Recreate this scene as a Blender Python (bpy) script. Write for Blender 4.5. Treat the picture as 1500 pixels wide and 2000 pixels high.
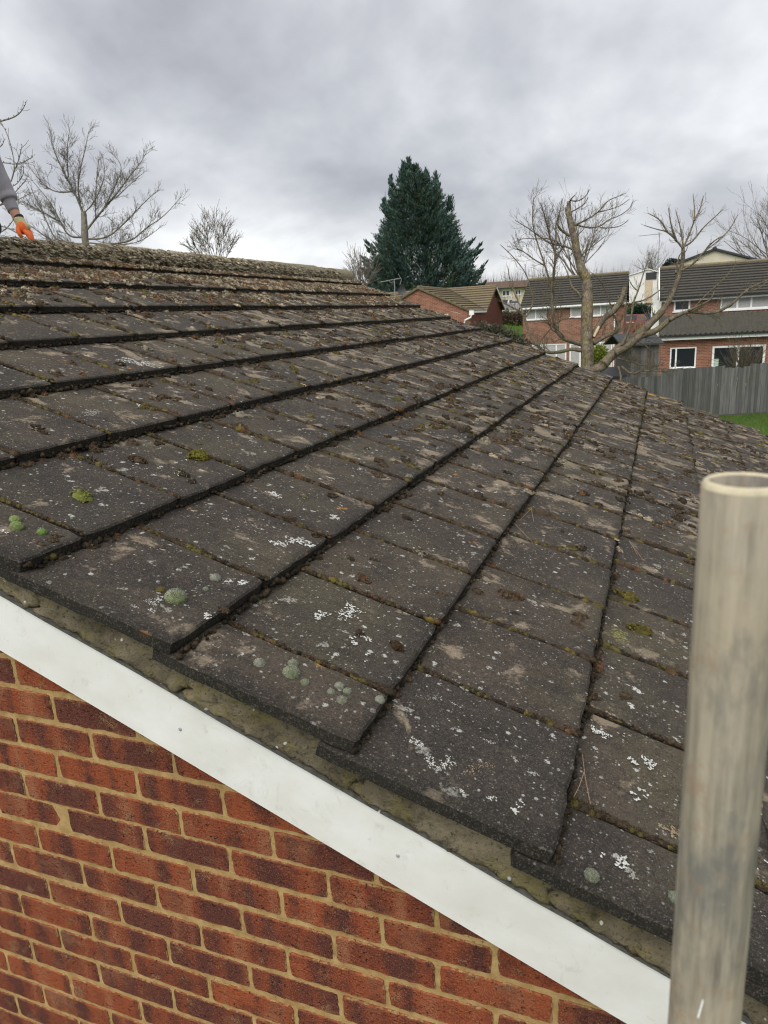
import bpy, bmesh, math, random
import numpy as np
from mathutils import Vector, Matrix

for o in list(bpy.data.objects):
    bpy.data.objects.remove(o)
scene = bpy.context.scene
col = scene.collection
rnd = random.Random(7)
nrg = np.random.default_rng(11)

# ------------------------------------------------------------------ camera (solved from tile grid + brick grid)
FPX = 1378.71
CAM = np.array([1.1710, -0.9739, 0.4179])
PITCHC, ROLLC, YAWC = -0.26389, -0.05923, -0.37943
def cam_axes():
    fw = np.array([math.sin(YAWC)*math.cos(PITCHC), math.cos(YAWC)*math.cos(PITCHC), math.sin(PITCHC)])
    r = np.array([math.cos(YAWC), -math.sin(YAWC), 0.0]); u = np.cross(r, fw)
    c, s = math.cos(ROLLC), math.sin(ROLLC)
    return r*c+u*s, -r*s+u*c, fw
AR, AU, AF = cam_axes()
cd = bpy.data.cameras.new('camera'); cam = bpy.data.objects.new('camera', cd); col.objects.link(cam)
cam.matrix_world = Matrix(((AR[0], AU[0], -AF[0], CAM[0]), (AR[1], AU[1], -AF[1], CAM[1]), (AR[2], AU[2], -AF[2], CAM[2]), (0, 0, 0, 1)))
cd.sensor_fit = 'VERTICAL'; cd.sensor_height = 36.0; cd.lens = FPX/2000*36.0
cd.clip_start = 0.05; cd.clip_end = 3000
cd.dof.use_dof = True; cd.dof.focus_distance = 2.3; cd.dof.aperture_fstop = 9.0
scene.camera = cam

# ------------------------------------------------------------------ sky and sun: overcast
SUN_EL, SUN_AZ = math.radians(52), math.radians(186)     # azimuth from +y clockwise: behind the camera, a little left
world = bpy.data.worlds.new('World'); scene.world = world; world.use_nodes = True
def build_world():
    nt = world.node_tree; N = nt.nodes; L = nt.links; N.clear()
    out = N.new('ShaderNodeOutputWorld'); bg = N.new('ShaderNodeBackground'); bg.inputs[1].default_value = 0.1
    bg2 = N.new('ShaderNodeBackground'); bg2.inputs[1].default_value = 0.545
    sky = N.new('ShaderNodeTexSky'); sky.sky_type = 'NISHITA'; sky.sun_disc = False
    sky.sun_elevation = SUN_EL; sky.sun_rotation = SUN_AZ; sky.dust_density = 2.0
    L.new(sky.outputs[0], bg.inputs[0])
    tc = N.new('ShaderNodeTexCoord'); sep = N.new('ShaderNodeSeparateXYZ'); L.new(tc.outputs['Generated'], sep.inputs[0])
    def m(op, a, b):
        n = N.new('ShaderNodeMath'); n.operation = op
        for i, v in enumerate((a, b)):
            if isinstance(v, (int, float)): n.inputs[i].default_value = v
            else: L.new(v, n.inputs[i])
        return n.outputs[0]
    z = m('ADD', m('MAXIMUM', sep.outputs[2], 0.0), 0.55)
    cb = N.new('ShaderNodeCombineXYZ')
    L.new(m('DIVIDE', sep.outputs[0], z), cb.inputs[0]); L.new(m('DIVIDE', sep.outputs[1], z), cb.inputs[1])
    cb.inputs[2].default_value = 3.7
    n1 = N.new('ShaderNodeTexNoise'); n1.inputs['Scale'].default_value = 2.5; n1.inputs['Detail'].default_value = 5; n1.inputs['Roughness'].default_value = 0.5; n1.inputs['Distortion'].default_value = 0.25
    n2 = N.new('ShaderNodeTexNoise'); n2.inputs['Scale'].default_value = 6.5; n2.inputs['Detail'].default_value = 5; n2.inputs['Roughness'].default_value = 0.55
    L.new(cb.outputs[0], n1.inputs[0]); L.new(cb.outputs[0], n2.inputs[0])
    v = m('ADD', m('MULTIPLY', n1.outputs[0], 0.80), m('MULTIPLY', n2.outputs[0], 0.20))
    rp = N.new('ShaderNodeValToRGB'); L.new(v, rp.inputs[0]); e = rp.color_ramp.elements
    e[0].position = 0.33; e[0].color = (0.415, 0.42, 0.460, 1)
    e[1].position = 0.63; e[1].color = (0.96, 0.975, 0.985, 1)
    x = e.new(0.44); x.color = (0.56, 0.57, 0.603, 1)
    x = e.new(0.53); x.color = (0.73, 0.74, 0.765, 1)
    L.new(rp.outputs[0], bg2.inputs[0])
    mx = N.new('ShaderNodeMixShader'); mx.inputs[0].default_value = 0.94
    L.new(bg.outputs[0], mx.inputs[1]); L.new(bg2.outputs[0], mx.inputs[2]); L.new(mx.outputs[0], out.inputs[0])
build_world()
sd_ = bpy.data.lights.new('sun', 'SUN'); sd_.energy = 1.5; sd_.angle = math.radians(60); sd_.color = (1.0, 0.965, 0.92)
sun = bpy.data.objects.new('sun', sd_); col.objects.link(sun)
sdir = Vector((math.sin(SUN_AZ)*math.cos(SUN_EL), math.cos(SUN_AZ)*math.cos(SUN_EL), math.sin(SUN_EL)))
sun.rotation_euler = sdir.to_track_quat('Z', 'Y').to_euler(); sun.location = (0, -6, 12)
vs = scene.view_settings; vs.view_transform = 'Standard'; vs.look = 'None'; vs.gamma = 1.0; vs.use_curve_mapping = False
vs.exposure = 1.0
scene.cycles.max_bounces = 6; scene.cycles.filter_width = 1.05; scene.cycles.use_denoising = True

# ------------------------------------------------------------------ frames of reference
PITCH = 0.385611; G = 0.377882; TW = 0.337341; STEP = 0.032; ROOF_L = 6.99
CP, SP = math.cos(PITCH), math.sin(PITCH)
def RP(s, y, n=0.0):                       # roof plane: s down the slope, y along the ridge, n out of the plane
    return Vector((s*CP + n*SP, y, -s*SP + n*CP))
MROOF = Matrix(((CP, 0, SP, 0), (0, 1, 0, 0), (-SP, 0, CP, 0), (0, 0, 0, 1)))   # local (s,y,n) -> world
def ray(px, py):
    return AR*(px-750)/FPX + AU*(1000-py)/FPX + AF
def P(px, py, Z):                          # point at depth Z along the lens axis
    return Vector(CAM + ray(px, py)*Z)
FH = np.array([AF[0], AF[1], 0.0]); FH /= np.linalg.norm(FH); RH = np.array([FH[1], -FH[0], 0.0])
YAW_L = math.atan2(RH[1], RH[0])
def LZ(px, py, d):                         # lateral metres and height where the view ray is d metres out
    v = ray(px, py); p = CAM + v*(d/(v @ FH)); return float((p-CAM) @ RH), float(p[2])
def W(l, d, z):
    p = CAM + RH*l + FH*d; return Vector((p[0], p[1], z))
def roof_hit(px, py, off=0.0):
    n = np.array([SP, 0, CP]); d = ray(px, py); t = (off - CAM @ n)/(d @ n); p = CAM + d*t
    return float(p @ np.array([CP, 0, -SP])), float(p[1]), float(t)
def tile_n(s):                             # height of the tile surface at s
    k = math.ceil(s/G - 1e-6); return -STEP*(k*G - s)/G
Z0 = -3.73                                 # garden level

# ------------------------------------------------------------------ helpers
def tag(o, label=None, cat=None, group=None, kind=None):
    if label: o['label'] = label
    if cat: o['category'] = cat
    if group: o['group'] = group
    if kind: o['kind'] = kind
    return o
def empty(name, loc=(0, 0, 0), rz=0.0):
    o = bpy.data.objects.new(name, None); col.objects.link(o); o.location = loc; o.rotation_euler = (0, 0, rz)
    o.empty_display_size = 0.2
    return o
def link(name, me, parent=None, loc=None):
    o = bpy.data.objects.new(name, me); col.objects.link(o)
    if parent: o.parent = parent
    if loc is not None: o.location = loc
    return o
def mesh(name, v, f, mats, mi=None, smooth=False):
    me = bpy.data.meshes.new(name); me.from_pydata([tuple(x) for x in v], [], [tuple(x) for x in f])
    for m in (mats if isinstance(mats, (list, tuple)) else [mats]): me.materials.append(m)
    if mi is not None: me.polygons.foreach_set('material_index', np.asarray(mi, dtype=np.int32))
    if smooth: me.polygons.foreach_set('use_smooth', np.ones(len(me.polygons), dtype=bool))
    me.update(); return me
class MB:                                  # collects boxes, prisms, tubes
    def __init__(s): s.v = []; s.f = []
    def add(s, v, f):
        b = len(s.v); s.v += [tuple(x) for x in v]; s.f += [tuple(b+i for i in q) for q in f]
    def box(s, x0, x1, y0, y1, z0, z1):
        s.add([(x0,y0,z0),(x1,y0,z0),(x1,y1,z0),(x0,y1,z0),(x0,y0,z1),(x1,y0,z1),(x1,y1,z1),(x0,y1,z1)],
              [(0,3,2,1),(4,5,6,7),(0,1,5,4),(1,2,6,5),(2,3,7,6),(3,0,4,7)])
    def prism(s, poly, a, b):              # poly in 3-D offset: extrude vector list a->b
        n = len(poly)
        s.add([Vector(p)+Vector(a) for p in poly]+[Vector(p)+Vector(b) for p in poly],
              [tuple(range(n-1, -1, -1)), tuple(range(n, 2*n))]+[(i, (i+1) % n, n+(i+1) % n, n+i) for i in range(n)])
    def tube(s, pts, rad, sides=6, cap=True):
        pts = [Vector(p) for p in pts]; n = len(pts)
        if isinstance(rad, (int, float)): rad = [rad]*n
        vs_, ref = [], Vector((0.31, 0.17, 0.93))
        for i, p in enumerate(pts):
            t = (pts[min(i+1, n-1)]-pts[max(i-1, 0)])
            t = t.normalized() if t.length > 1e-9 else Vector((0, 0, 1))
            a = t.cross(ref)
            if a.length < 1e-3: a = t.cross(Vector((1, 0, 0)))
            a.normalize(); b = t.cross(a)
            for k in range(sides):
                q = 2*math.pi*k/sides; vs_.append(p+(a*math.cos(q)+b*math.sin(q))*rad[i])
        fs = [(i*sides+k, i*sides+(k+1) % sides, (i+1)*sides+(k+1) % sides, (i+1)*sides+k) for i in range(n-1) for k in range(sides)]
        if cap: fs += [tuple(range(sides-1, -1, -1)), tuple(range((n-1)*sides, n*sides))]
        s.add(vs_, fs)
    def build(s, name, mat, parent=None, smooth=False):
        return link(name, mesh(name, s.v, s.f, mat, smooth=smooth), parent)

# ------------------------------------------------------------------ material node helper
class NT:
    def __init__(s, name):
        s.m = bpy.data.materials.new(name); s.m.use_nodes = True; s.t = s.m.node_tree; s.N = s.t.nodes; s.L = s.t.links
        s.b = s.N['Principled BSDF']; s.b.inputs['Specular IOR Level'].default_value = 0.3
        s.tc = s.N.new('ShaderNodeTexCoord'); s.geo = s.N.new('ShaderNodeNewGeometry'); s.oi = s.N.new('ShaderNodeObjectInfo')
    def put(s, sock, v):
        if v is None: return
        if isinstance(v, bpy.types.NodeSocket): s.L.new(v, sock)
        elif isinstance(v, (tuple, list)) and len(v) == 3 and sock.type == 'RGBA': sock.default_value = (*v, 1)
        else: sock.default_value = v
    def math(s, op, a, b=0.0, clamp=False):
        n = s.N.new('ShaderNodeMath'); n.operation = op; n.use_clamp = clamp; s.put(n.inputs[0], a); s.put(n.inputs[1], b); return n.outputs[0]
    def noise(s, vec, scale, detail=4, rough=0.55, dist=0.0, w=None):
        n = s.N.new('ShaderNodeTexNoise')
        if w is not None: n.noise_dimensions = '4D'; s.put(n.inputs['W'], w)
        s.put(n.inputs['Vector'], vec); n.inputs['Scale'].default_value = scale; n.inputs['Detail'].default_value = detail
        n.inputs['Roughness'].default_value = rough; n.inputs['Distortion'].default_value = dist; return n.outputs[0]
    def vor(s, vec, scale, feat='F1', rnd_=1.0):
        n = s.N.new('ShaderNodeTexVoronoi'); n.feature = feat; s.put(n.inputs['Vector'], vec); n.inputs['Scale'].default_value = scale; n.inputs['Randomness'].default_value = rnd_; return n
    def map(s, v, a, b, c=0.0, d=1.0):
        n = s.N.new('ShaderNodeMapRange'); n.clamp = True; s.put(n.inputs[0], v)
        for i, q in enumerate((a, b, c, d)): s.put(n.inputs[i+1], q)
        return n.outputs[0]
    def mix(s, f, a, b, mode='MIX'):
        n = s.N.new('ShaderNodeMix'); n.data_type = 'RGBA'; n.blend_type = mode; s.put(n.inputs[0], f); s.put(n.inputs[6], a); s.put(n.inputs[7], b); return n.outputs[2]
    def vmath(s, op, a, b):
        n = s.N.new('ShaderNodeVectorMath'); n.operation = op; s.put(n.inputs[0], a); s.put(n.inputs[1], b); return n.outputs[0]
    def mapping(s, vec, scale=(1, 1, 1), loc=(0, 0, 0), rot=(0, 0, 0)):
        n = s.N.new('ShaderNodeMapping'); s.put(n.inputs[0], vec); n.inputs[1].default_value = loc; n.inputs[2].default_value = rot; n.inputs[3].default_value = scale; return n.outputs[0]
    def bump(s, h, strength=0.3, dist=0.002, prev=None):
        n = s.N.new('ShaderNodeBump'); n.inputs['Strength'].default_value = strength; n.inputs['Distance'].default_value = dist; s.put(n.inputs['Height'], h)
        if prev is not None: s.L.new(prev, n.inputs['Normal'])
        return n.outputs[0]
    def done(s, colr, rough=0.9, nrm=None, spec=None, metal=None):
        s.put(s.b.inputs['Base Color'], colr); s.put(s.b.inputs['Roughness'], rough)
        if nrm is not None: s.L.new(nrm, s.b.inputs['Normal'])
        if spec is not None: s.b.inputs['Specular IOR Level'].default_value = spec
        if metal is not None: s.b.inputs['Metallic'].default_value = metal
        return s.m
def plain(name, c, rough=0.7, var=0.15, scale=8.0, spec=0.3, bump=0.0, coord='Object', metal=None):
    t = NT(name); v = t.tc.outputs[coord]
    n = t.noise(v, scale, 5, 0.6); n2 = t.noise(v, scale*9, 3, 0.6)
    f = t.math('ADD', t.math('MULTIPLY', n, 0.65), t.math('MULTIPLY', n2, 0.35))
    lo = tuple(x*(1-var) for x in c); hi = tuple(min(1, x*(1+var)) for x in c)
    return t.done(t.mix(t.map(f, 0.3, 0.7), lo, hi), rough, t.bump(n2, bump, 0.01) if bump else None, spec, metal)

# ---- roof tile
def mat_tile(side=False):
    t = NT('tile_side' if side else 'tile_top'); p = t.geo.outputs['Position']
    n6 = t.noise(p, 5.5, 5, 0.6); n40 = t.noise(p, 38, 4, 0.65); g = t.noise(p, 300, 3, 0.8); g2 = t.noise(p, 130, 3, 0.7)
    base = t.mix(t.map(n6, 0.35, 0.68), (0.0250, 0.0216, 0.0182), (0.063, 0.0510, 0.0390))
    base = t.mix(t.map(n40, 0.35, 0.75, 0, 0.65), base, (0.098, 0.076, 0.055))
    base = t.mix(t.map(t.oi.outputs['Random'], 0, 1, 0.0, 0.55), base, (0.026, 0.024, 0.0235))
    # exposed sandy body where the coating has weathered off
    pw = t.mapping(p, (1, 1, 1), (3.1, 7.7, 1.3)); s1 = t.noise(pw, 7.5, 5, 0.62, 0.4); s2 = t.noise(pw, 70, 3, 0.7)
    sep = t.N.new('ShaderNodeSeparateXYZ'); t.L.new(p, sep.inputs[0])
    far = t.map(sep.outputs[1], 0.3, 3.0, 0.0, 0.075)
    sm = t.math('ADD', t.math('ADD', s1, t.math('MULTIPLY', t.math('SUBTRACT', s2, 0.5), 0.16)), far)
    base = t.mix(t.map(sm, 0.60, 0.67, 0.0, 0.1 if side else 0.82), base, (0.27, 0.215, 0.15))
    base = t.mix(t.map(t.noise(t.mapping(p, (1, 1, 1), (9, 2, 4)), 2.6, 4, 0.6), 0.50, 0.70, 0, 0.5), base, (0.098, 0.086, 0.050)); base = t.mix(t.map(t.noise(t.mapping(p, (0.5, 2.2, 0.5), (2, 5, 1)), 9, 5, 0.65), 0.55, 0.72, 0, 0.6), base, (0.019, 0.017, 0.015))
    # crusty lichen: irregular discs broken by fine noise
    wob = t.noise(p, 60, 3, 0.6)
    pd = t.vmath('ADD', p, t.vmath('MULTIPLY', t.N.new('ShaderNodeTexNoise').outputs[1], (0, 0, 0)))
    for sc, thr, rare, cc in ((15.0, 0.22, 0.86, (0.34, 0.33, 0.29)), (37.0, 0.24, 0.83, (0.50, 0.50, 0.46)), (85.0, 0.25, 0.78, (0.38, 0.375, 0.34)), (160.0, 0.27, 0.80, (0.34, 0.335, 0.30))):
        vn = t.vor(p, sc); cs = t.N.new('ShaderNodeSeparateColor'); t.L.new(vn.outputs['Color'], cs.inputs[0])
        d = t.math('ADD', vn.outputs['Distance'], t.math('MULTIPLY', t.math('SUBTRACT', wob, 0.5), 0.9))
        mask = t.math('MULTIPLY', t.map(d, thr, thr-0.07), t.math('GREATER_THAN', cs.outputs[0], rare))
        mask = t.math('MULTIPLY', mask, t.map(g2, 0.40, 0.56, 0.15, 1.0))
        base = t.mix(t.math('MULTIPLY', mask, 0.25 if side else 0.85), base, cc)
    vn = t.vor(t.mapping(p, (1, 1, 1), (5, 5, 5)), 11.0); cs = t.N.new('ShaderNodeSeparateColor'); t.L.new(vn.outputs['Color'], cs.inputs[0])
    d = t.math('ADD', vn.outputs['Distance'], t.math('MULTIPLY', t.math('SUBTRACT', wob, 0.5), 0.7))
    mask = t.math('MULTIPLY', t.map(d, 0.16, 0.08), t.math('GREATER_THAN', cs.outputs[1], 0.93))
    base = t.mix(t.math('MULTIPLY', mask, 0.8), base, (0.34, 0.17, 0.05))
    if side: base = t.mix(t.map(t.noise(p, 14, 4, 0.6), 0.35, 0.7, 0.55, 0.98), base, (0.019, 0.018, 0.013))  # side faces: black algae, with some of their shade mixed into the colour
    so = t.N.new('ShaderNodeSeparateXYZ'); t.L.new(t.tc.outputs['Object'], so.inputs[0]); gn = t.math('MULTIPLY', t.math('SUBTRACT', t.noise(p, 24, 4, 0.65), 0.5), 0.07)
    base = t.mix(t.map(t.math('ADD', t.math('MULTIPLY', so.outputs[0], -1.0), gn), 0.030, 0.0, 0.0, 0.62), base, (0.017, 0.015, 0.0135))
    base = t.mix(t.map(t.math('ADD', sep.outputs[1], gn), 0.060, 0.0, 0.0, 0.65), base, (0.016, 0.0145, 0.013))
    base = t.mix(t.map(g, 0.46, 0.34, 0.0, 0.85), base, t.mix(0.5, base, (0.0, 0.0, 0.0)), 'MIX')
    base = t.mix(t.map(g2, 0.57, 0.70, 0.0, 0.40), base, (0.15, 0.128, 0.104)); base = t.mix(t.map(g2, 0.45, 0.33, 0.0, 0.6), base, (0.015, 0.013, 0.012)); base = t.mix(t.map(g, 0.57, 0.66, 0.0, 0.46), base, (0.235, 0.205, 0.17))
    h = t.math('ADD', t.math('MULTIPLY', g, 0.55), t.math('MULTIPLY', g2, 0.7))
    nr = t.bump(h, 0.75, 0.0022); nr = t.bump(n40, 0.35, 0.006, nr)
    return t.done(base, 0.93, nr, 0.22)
M = {}
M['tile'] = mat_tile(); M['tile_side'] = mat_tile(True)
# ---- facing brick with dark kiss marks
def mat_brick():
    t = NT('facing_brick'); p = t.tc.outputs['Object']; w = t.math('MULTIPLY', t.oi.outputs['Random'], 91.0)
    pb = t.mapping(p, (1, 0.03, 0.07)); b = t.noise(pb, 17, 1, 0.4, 0.0, w)
    fine = t.noise(p, 55, 4, 0.7, 0, w); g = t.noise(p, 330, 3, 0.75); g2 = t.noise(p, 120, 3, 0.7)
    hue = t.noise(p, 0.9, 1, 0.5, 0, t.math('MULTIPLY', t.oi.outputs['Random'], 37.0))
    red = t.mix(t.map(hue, 0.35, 0.65), (0.150, 0.036, 0.021), (0.300, 0.074, 0.030))
    bb_ = t.math('ADD', b, t.math('MULTIPLY', t.math('SUBTRACT', fine, 0.5), 0.30)); bb_ = t.math('ADD', bb_, t.math('MULTIPLY', t.math('SUBTRACT', g, 0.5), 0.22)); bb_ = t.math('ADD', bb_, t.math('MULTIPLY', t.math('SUBTRACT', hue, 0.5), 0.75)); bb_ = t.math('ADD', bb_, t.math('MULTIPLY', t.math('SUBTRACT', t.noise(p, 13, 3, 0.6, 0.3, t.math('ADD', w, 11.0)), 0.5), 0.45)); m = t.map(bb_, 0.40, 0.58)
    c = t.mix(m, t.mix(t.map(hue, .4, .6), (0.115, 0.036, 0.028), (0.082, 0.028, 0.024)), red)
    c = t.mix(t.map(t.math('ADD', b, t.math('MULTIPLY', t.math('SUBTRACT', g, 0.5), 0.5)), 0.60, 0.80, 0, 0.62), c, (0.42, 0.20, 0.11))
    c = t.mix(t.map(t.noise(p, 20, 4, 0.65, 0, t.math('ADD', w, 40.0)), 0.57, 0.68, 0, 0.7), c, t.mix(t.map(g, 0.45, 0.6), (0.10, 0.035, 0.026), (0.40, 0.26, 0.13)))
    c = t.mix(t.map(g2, 0.62, 0.75, 0, 0.7), c, (0.05, 0.022, 0.02))
    c = t.mix(t.map(g, 0.55, 0.66, 0, 0.62), c, (0.37, 0.165, 0.085)); c = t.mix(t.map(t.noise(p, 8, 3, 0.6, 0, t.math('ADD', w, 70.0)), 0.55, 0.70, 0, 0.5), c, (0.30, 0.15, 0.085)); c = t.mix(t.map(g, 0.45, 0.36, 0, 0.6), c, (0.055, 0.02, 0.016))
    # rim of each brick: paler fired arris
    sx = t.N.new('ShaderNodeSeparateXYZ'); t.L.new(p, sx.inputs[0])
    ez = t.math('SUBTRACT', 0.0325, t.math('ABSOLUTE', sx.outputs[2])); ew = t.math('ADD', ez, t.math('MULTIPLY', t.math('SUBTRACT', g2, 0.5), 0.012))
    c = t.mix(t.map(ew, 0.0065, 0.001, 0, 0.5), c, (0.34, 0.115, 0.05)); ex = t.math('SUBTRACT', 0.107, t.math('ABSOLUTE', sx.outputs[0])); em = t.math('ADD', t.math('MINIMUM', ez, ex), t.math('MULTIPLY', t.math('SUBTRACT', t.noise(p, 75, 4, 0.7, 0, w), 0.5), 0.022)); c = t.mix(t.map(em, 0.0012, -0.0005, 0, 0.9), c, t.mix(t.map(g, .4, .6), (0.27, 0.17, 0.075), (0.40, 0.27, 0.125)))
    pit = t.noise(p, 150, 2, 0.5, 0.5, t.math('ADD', w, 5.0)); c = t.mix(t.map(pit, 0.66, 0.72, 0, 0.85), c, (0.035, 0.014, 0.012)); crs = t.noise(t.mapping(p, (1, 1, 2.2)), 48, 4, 0.65, 1.2, w)
    h = t.math('ADD', t.math('MULTIPLY', g, 0.7), t.math('ADD', t.math('MULTIPLY', crs, 1.1), t.math('MULTIPLY', t.map(pit, 0.6, 0.72), -1.2)))
    return t.done(c, 0.92, t.bump(h, 0.9, 0.004), 0.2)
M['brick'] = mat_brick()
def mat_mortar(name, a, b, sc=30):
    t = NT(name); p = t.geo.outputs['Position']; n = t.noise(p, sc, 4, 0.6); g = t.noise(p, 380, 3, 0.7); g2 = t.noise(p, 150, 2, 0.6)
    c = t.mix(t.map(n, 0.35, 0.7), a, b); c = t.mix(t.map(g, 0.58, 0.72, 0, 0.5), c, (0.06, 0.045, 0.028)); c = t.mix(t.map(g2, 0.66, 0.74, 0, 0.7), c, (0.035, 0.027, 0.02))
    return t.done(c, 0.95, t.bump(t.math('ADD', g, n), 0.6, 0.003), 0.2)
M['mortar'] = mat_mortar('wall_mortar', (0.33, 0.205, 0.080), (0.50, 0.345, 0.155))
def mat_bedding():
    t = NT('verge_mortar'); p = t.geo.outputs['Position']; n = t.noise(p, 9, 5, 0.65); n2 = t.noise(t.mapping(p, (1, 1, 1), (4, 4, 4)), 16, 5, 0.65, 0.3); g = t.noise(p, 420, 3, 0.7)
    c = t.mix(t.map(n, 0.35, 0.65), (0.078, 0.066, 0.045), (0.20, 0.168, 0.112))
    c = t.mix(t.map(n2, 0.50, 0.60, 0, 0.6), c, (0.165, 0.140, 0.052)); c = t.mix(t.map(t.noise(p, 130, 3, 0.7), 0.44, 0.34, 0, 0.75), c, (0.026, 0.023, 0.017))
    c = t.mix(t.map(t.noise(p, 25, 4, 0.7), 0.58, 0.72, 0, 0.7), c, (0.035, 0.032, 0.024))
    vn = t.vor(p, 60); cs = t.N.new('ShaderNodeSeparateColor'); t.L.new(vn.outputs['Color'], cs.inputs[0])
    c = t.mix(t.math('MULTIPLY', t.map(vn.outputs['Distance'], 0.25, 0.15), t.math('GREATER_THAN', cs.outputs[0], 0.93)), c, (0.55, 0.55, 0.5))
    c = t.mix(t.map(g, 0.58, 0.75, 0, 0.4), c, (0.25, 0.22, 0.16))
    return t.done(c, 0.95, t.bump(t.math('ADD', t.math('MULTIPLY', t.noise(p, 150, 4, 0.7), 0.9), n2), 1.0, 0.006), 0.2)
M['bedding'] = mat_bedding()
def mat_board():
    t = NT('white_board'); p = t.geo.outputs['Position']
    n = t.noise(t.mapping(p, (1, 1, 1.6)), 7, 5, 0.6); s = t.noise(t.mapping(p, (1, 1, 0.8)), 26, 5, 0.7, 0.6); g = t.noise(p, 260, 2, 0.6)
    c = t.mix(t.map(n, 0.35, 0.7), (0.68, 0.668, 0.64), (0.775, 0.77, 0.755)); c = t.mix(t.map(s, 0.58, 0.74, 0, 0.38), c, (0.42, 0.41, 0.36)); c = t.mix(t.map(t.noise(t.mapping(p, (1, 1, 1), (7, 1, 3)), 4.5, 5, 0.65), 0.52, 0.70, 0, 0.25), c, (0.50, 0.50, 0.44))
    c = t.mix(t.map(t.noise(p, 70, 3, 0.6), 0.68, 0.78, 0, 0.35), c, (0.36, 0.35, 0.31)); c = t.mix(t.map(g, 0.74, 0.80, 0, 0.5), c, (0.2, 0.19, 0.17))
    return t.done(c, 0.5, t.bump(g, 0.06, 0.001), 0.35)
M['board'] = mat_board()
M['fibre'] = plain('fibre_cement', (0.10, 0.098, 0.088), 0.9, 0.7, 55, bump=0.6)
M['nail'] = plain('grey_nail', (0.30, 0.31, 0.31), 0.5, 0.2, 60)
def mat_pole():
    t = NT('galvanised_tube'); p = t.tc.outputs['Object']
    st = t.noise(t.mapping(p, (1, 1, 0.07)), 130, 5, 0.65); bl = t.noise(t.mapping(p, (1, 1, 0.45)), 22, 5, 0.6, 0.4); g = t.noise(p, 260, 3, 0.6)
    c = t.mix(t.map(st, 0.32, 0.68), (0.16, 0.145, 0.115), (0.40, 0.36, 0.29)); c = t.mix(t.map(bl, 0.42, 0.66, 0, 0.6), c, (0.46, 0.39, 0.29))
    c = t.mix(t.map(t.noise(t.mapping(p, (1, 1, 0.4), (3, 1, 2)), 18, 5, 0.65), 0.50, 0.62, 0, 0.7), c, (0.135, 0.135, 0.128))
    c = t.mix(t.map(t.noise(p, 34, 4, 0.7), 0.57, 0.68, 0, 0.55), c, (0.30, 0.21, 0.135)); c = t.mix(t.map(g, 0.66, 0.78, 0, 0.4), c, (0.5, 0.47, 0.38))
    return t.done(c, 0.8, t.bump(t.math('ADD', st, bl), 0.3, 0.0015), 0.18, 0.0)
M['pole'] = mat_pole()
M['pole_rim'] = plain('worn_rim', (0.52, 0.46, 0.32), 0.6, 0.25, 60)
def mat_attr(name, rough=0.95, bump_sc=600, bs=0.6, bd=0.002):
    t = NT(name); a = t.N.new('ShaderNodeAttribute'); a.attribute_name = 'tint'; p = t.geo.outputs['Position']
    g = t.noise(p, bump_sc, 3, 0.7)
    c = t.mix(t.map(g, 0.3, 0.7, 0, 0.55), a.outputs['Color'], t.mix(0.55, a.outputs['Color'], (0.01, 0.008, 0.004)))
    return t.done(c, rough, t.bump(g, bs, bd), 0.15)
M['moss'] = mat_attr('moss'); M['lichen'] = mat_attr('lichen', 0.95, 420, 0.8, 0.002)
def mat_housebrick(name, a, b, mo, sx=1.0):
    t = NT(name); br = t.N.new('ShaderNodeTexBrick'); tcv = t.tc.outputs['UV']
    t.L.new(tcv, br.inputs['Vector']); br.inputs['Scale'].default_value = 1.0; br.inputs['Brick Width'].default_value = 0.225; br.inputs['Row Height'].default_value = 0.075
    br.inputs['Mortar Size'].default_value = 0.011; br.inputs['Mortar Smooth'].default_value = 0.3
    t.put(br.inputs['Color1'], a); t.put(br.inputs['Color2'], b); t.put(br.inputs['Mortar'], mo)
    p = t.tc.outputs['Object']; c = t.mix(t.map(t.noise(p, 1.4, 5, 0.6), 0.35, 0.7, 0, 0.35), br.outputs[0], tuple(x*0.6 for x in a))
    c = t.mix(t.map(t.noise(p, 9, 4, 0.6), 0.55, 0.75, 0, 0.35), c, tuple(min(1, x*1.5) for x in b))
    return t.done(c, 0.92, t.bump(br.outputs[1], -0.3, 0.01), 0.2)
M['hbrick'] = mat_housebrick('house_brick', (0.165, 0.062, 0.042), (0.31, 0.135, 0.088), (0.37, 0.29, 0.22))
M['hbrick_red'] = mat_housebrick('house_brick_red', (0.20, 0.062, 0.045), (0.26, 0.088, 0.062), (0.22, 0.13, 0.10))
M['hbrick_or'] = mat_housebrick('house_brick_orange', (0.19, 0.066, 0.042), (0.33, 0.125, 0.078), (0.36, 0.27, 0.20))
def mat_farroof(name, a, b, moss, mf):
    t = NT(name); p = t.tc.outputs['Object']; n = t.noise(p, 1.6, 5, 0.65); n2 = t.noise(t.mapping(p, (1, 3, 3)), 7, 5, 0.7)
    c = t.mix(t.map(n2, 0.35, 0.68), a, b); c = t.mix(t.map(t.math('ADD', n, t.math('MULTIPLY', n2, 0.3)), 0.58, 0.78, 0, mf), c, moss)
    c = t.mix(t.map(t.noise(p, 26, 3, 0.7), 0.63, 0.72, 0, 0.6), c, (0.30, 0.28, 0.24)); return t.done(c, 0.92, None, 0.2)
M['roof_dark'] = mat_farroof('dark_concrete_tiles', (0.040, 0.038, 0.036), (0.095, 0.088, 0.078), (0.11, 0.105, 0.06), 0.25)
M['roof_mossy'] = mat_farroof('mossy_tiles', (0.125, 0.10, 0.072), (0.235, 0.195, 0.14), (0.24, 0.185, 0.05), 0.45)
M['roof_brown'] = mat_farroof('brown_tiles', (0.13, 0.085, 0.065), (0.20, 0.14, 0.11), (0.15, 0.11, 0.08), 0.3)
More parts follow.
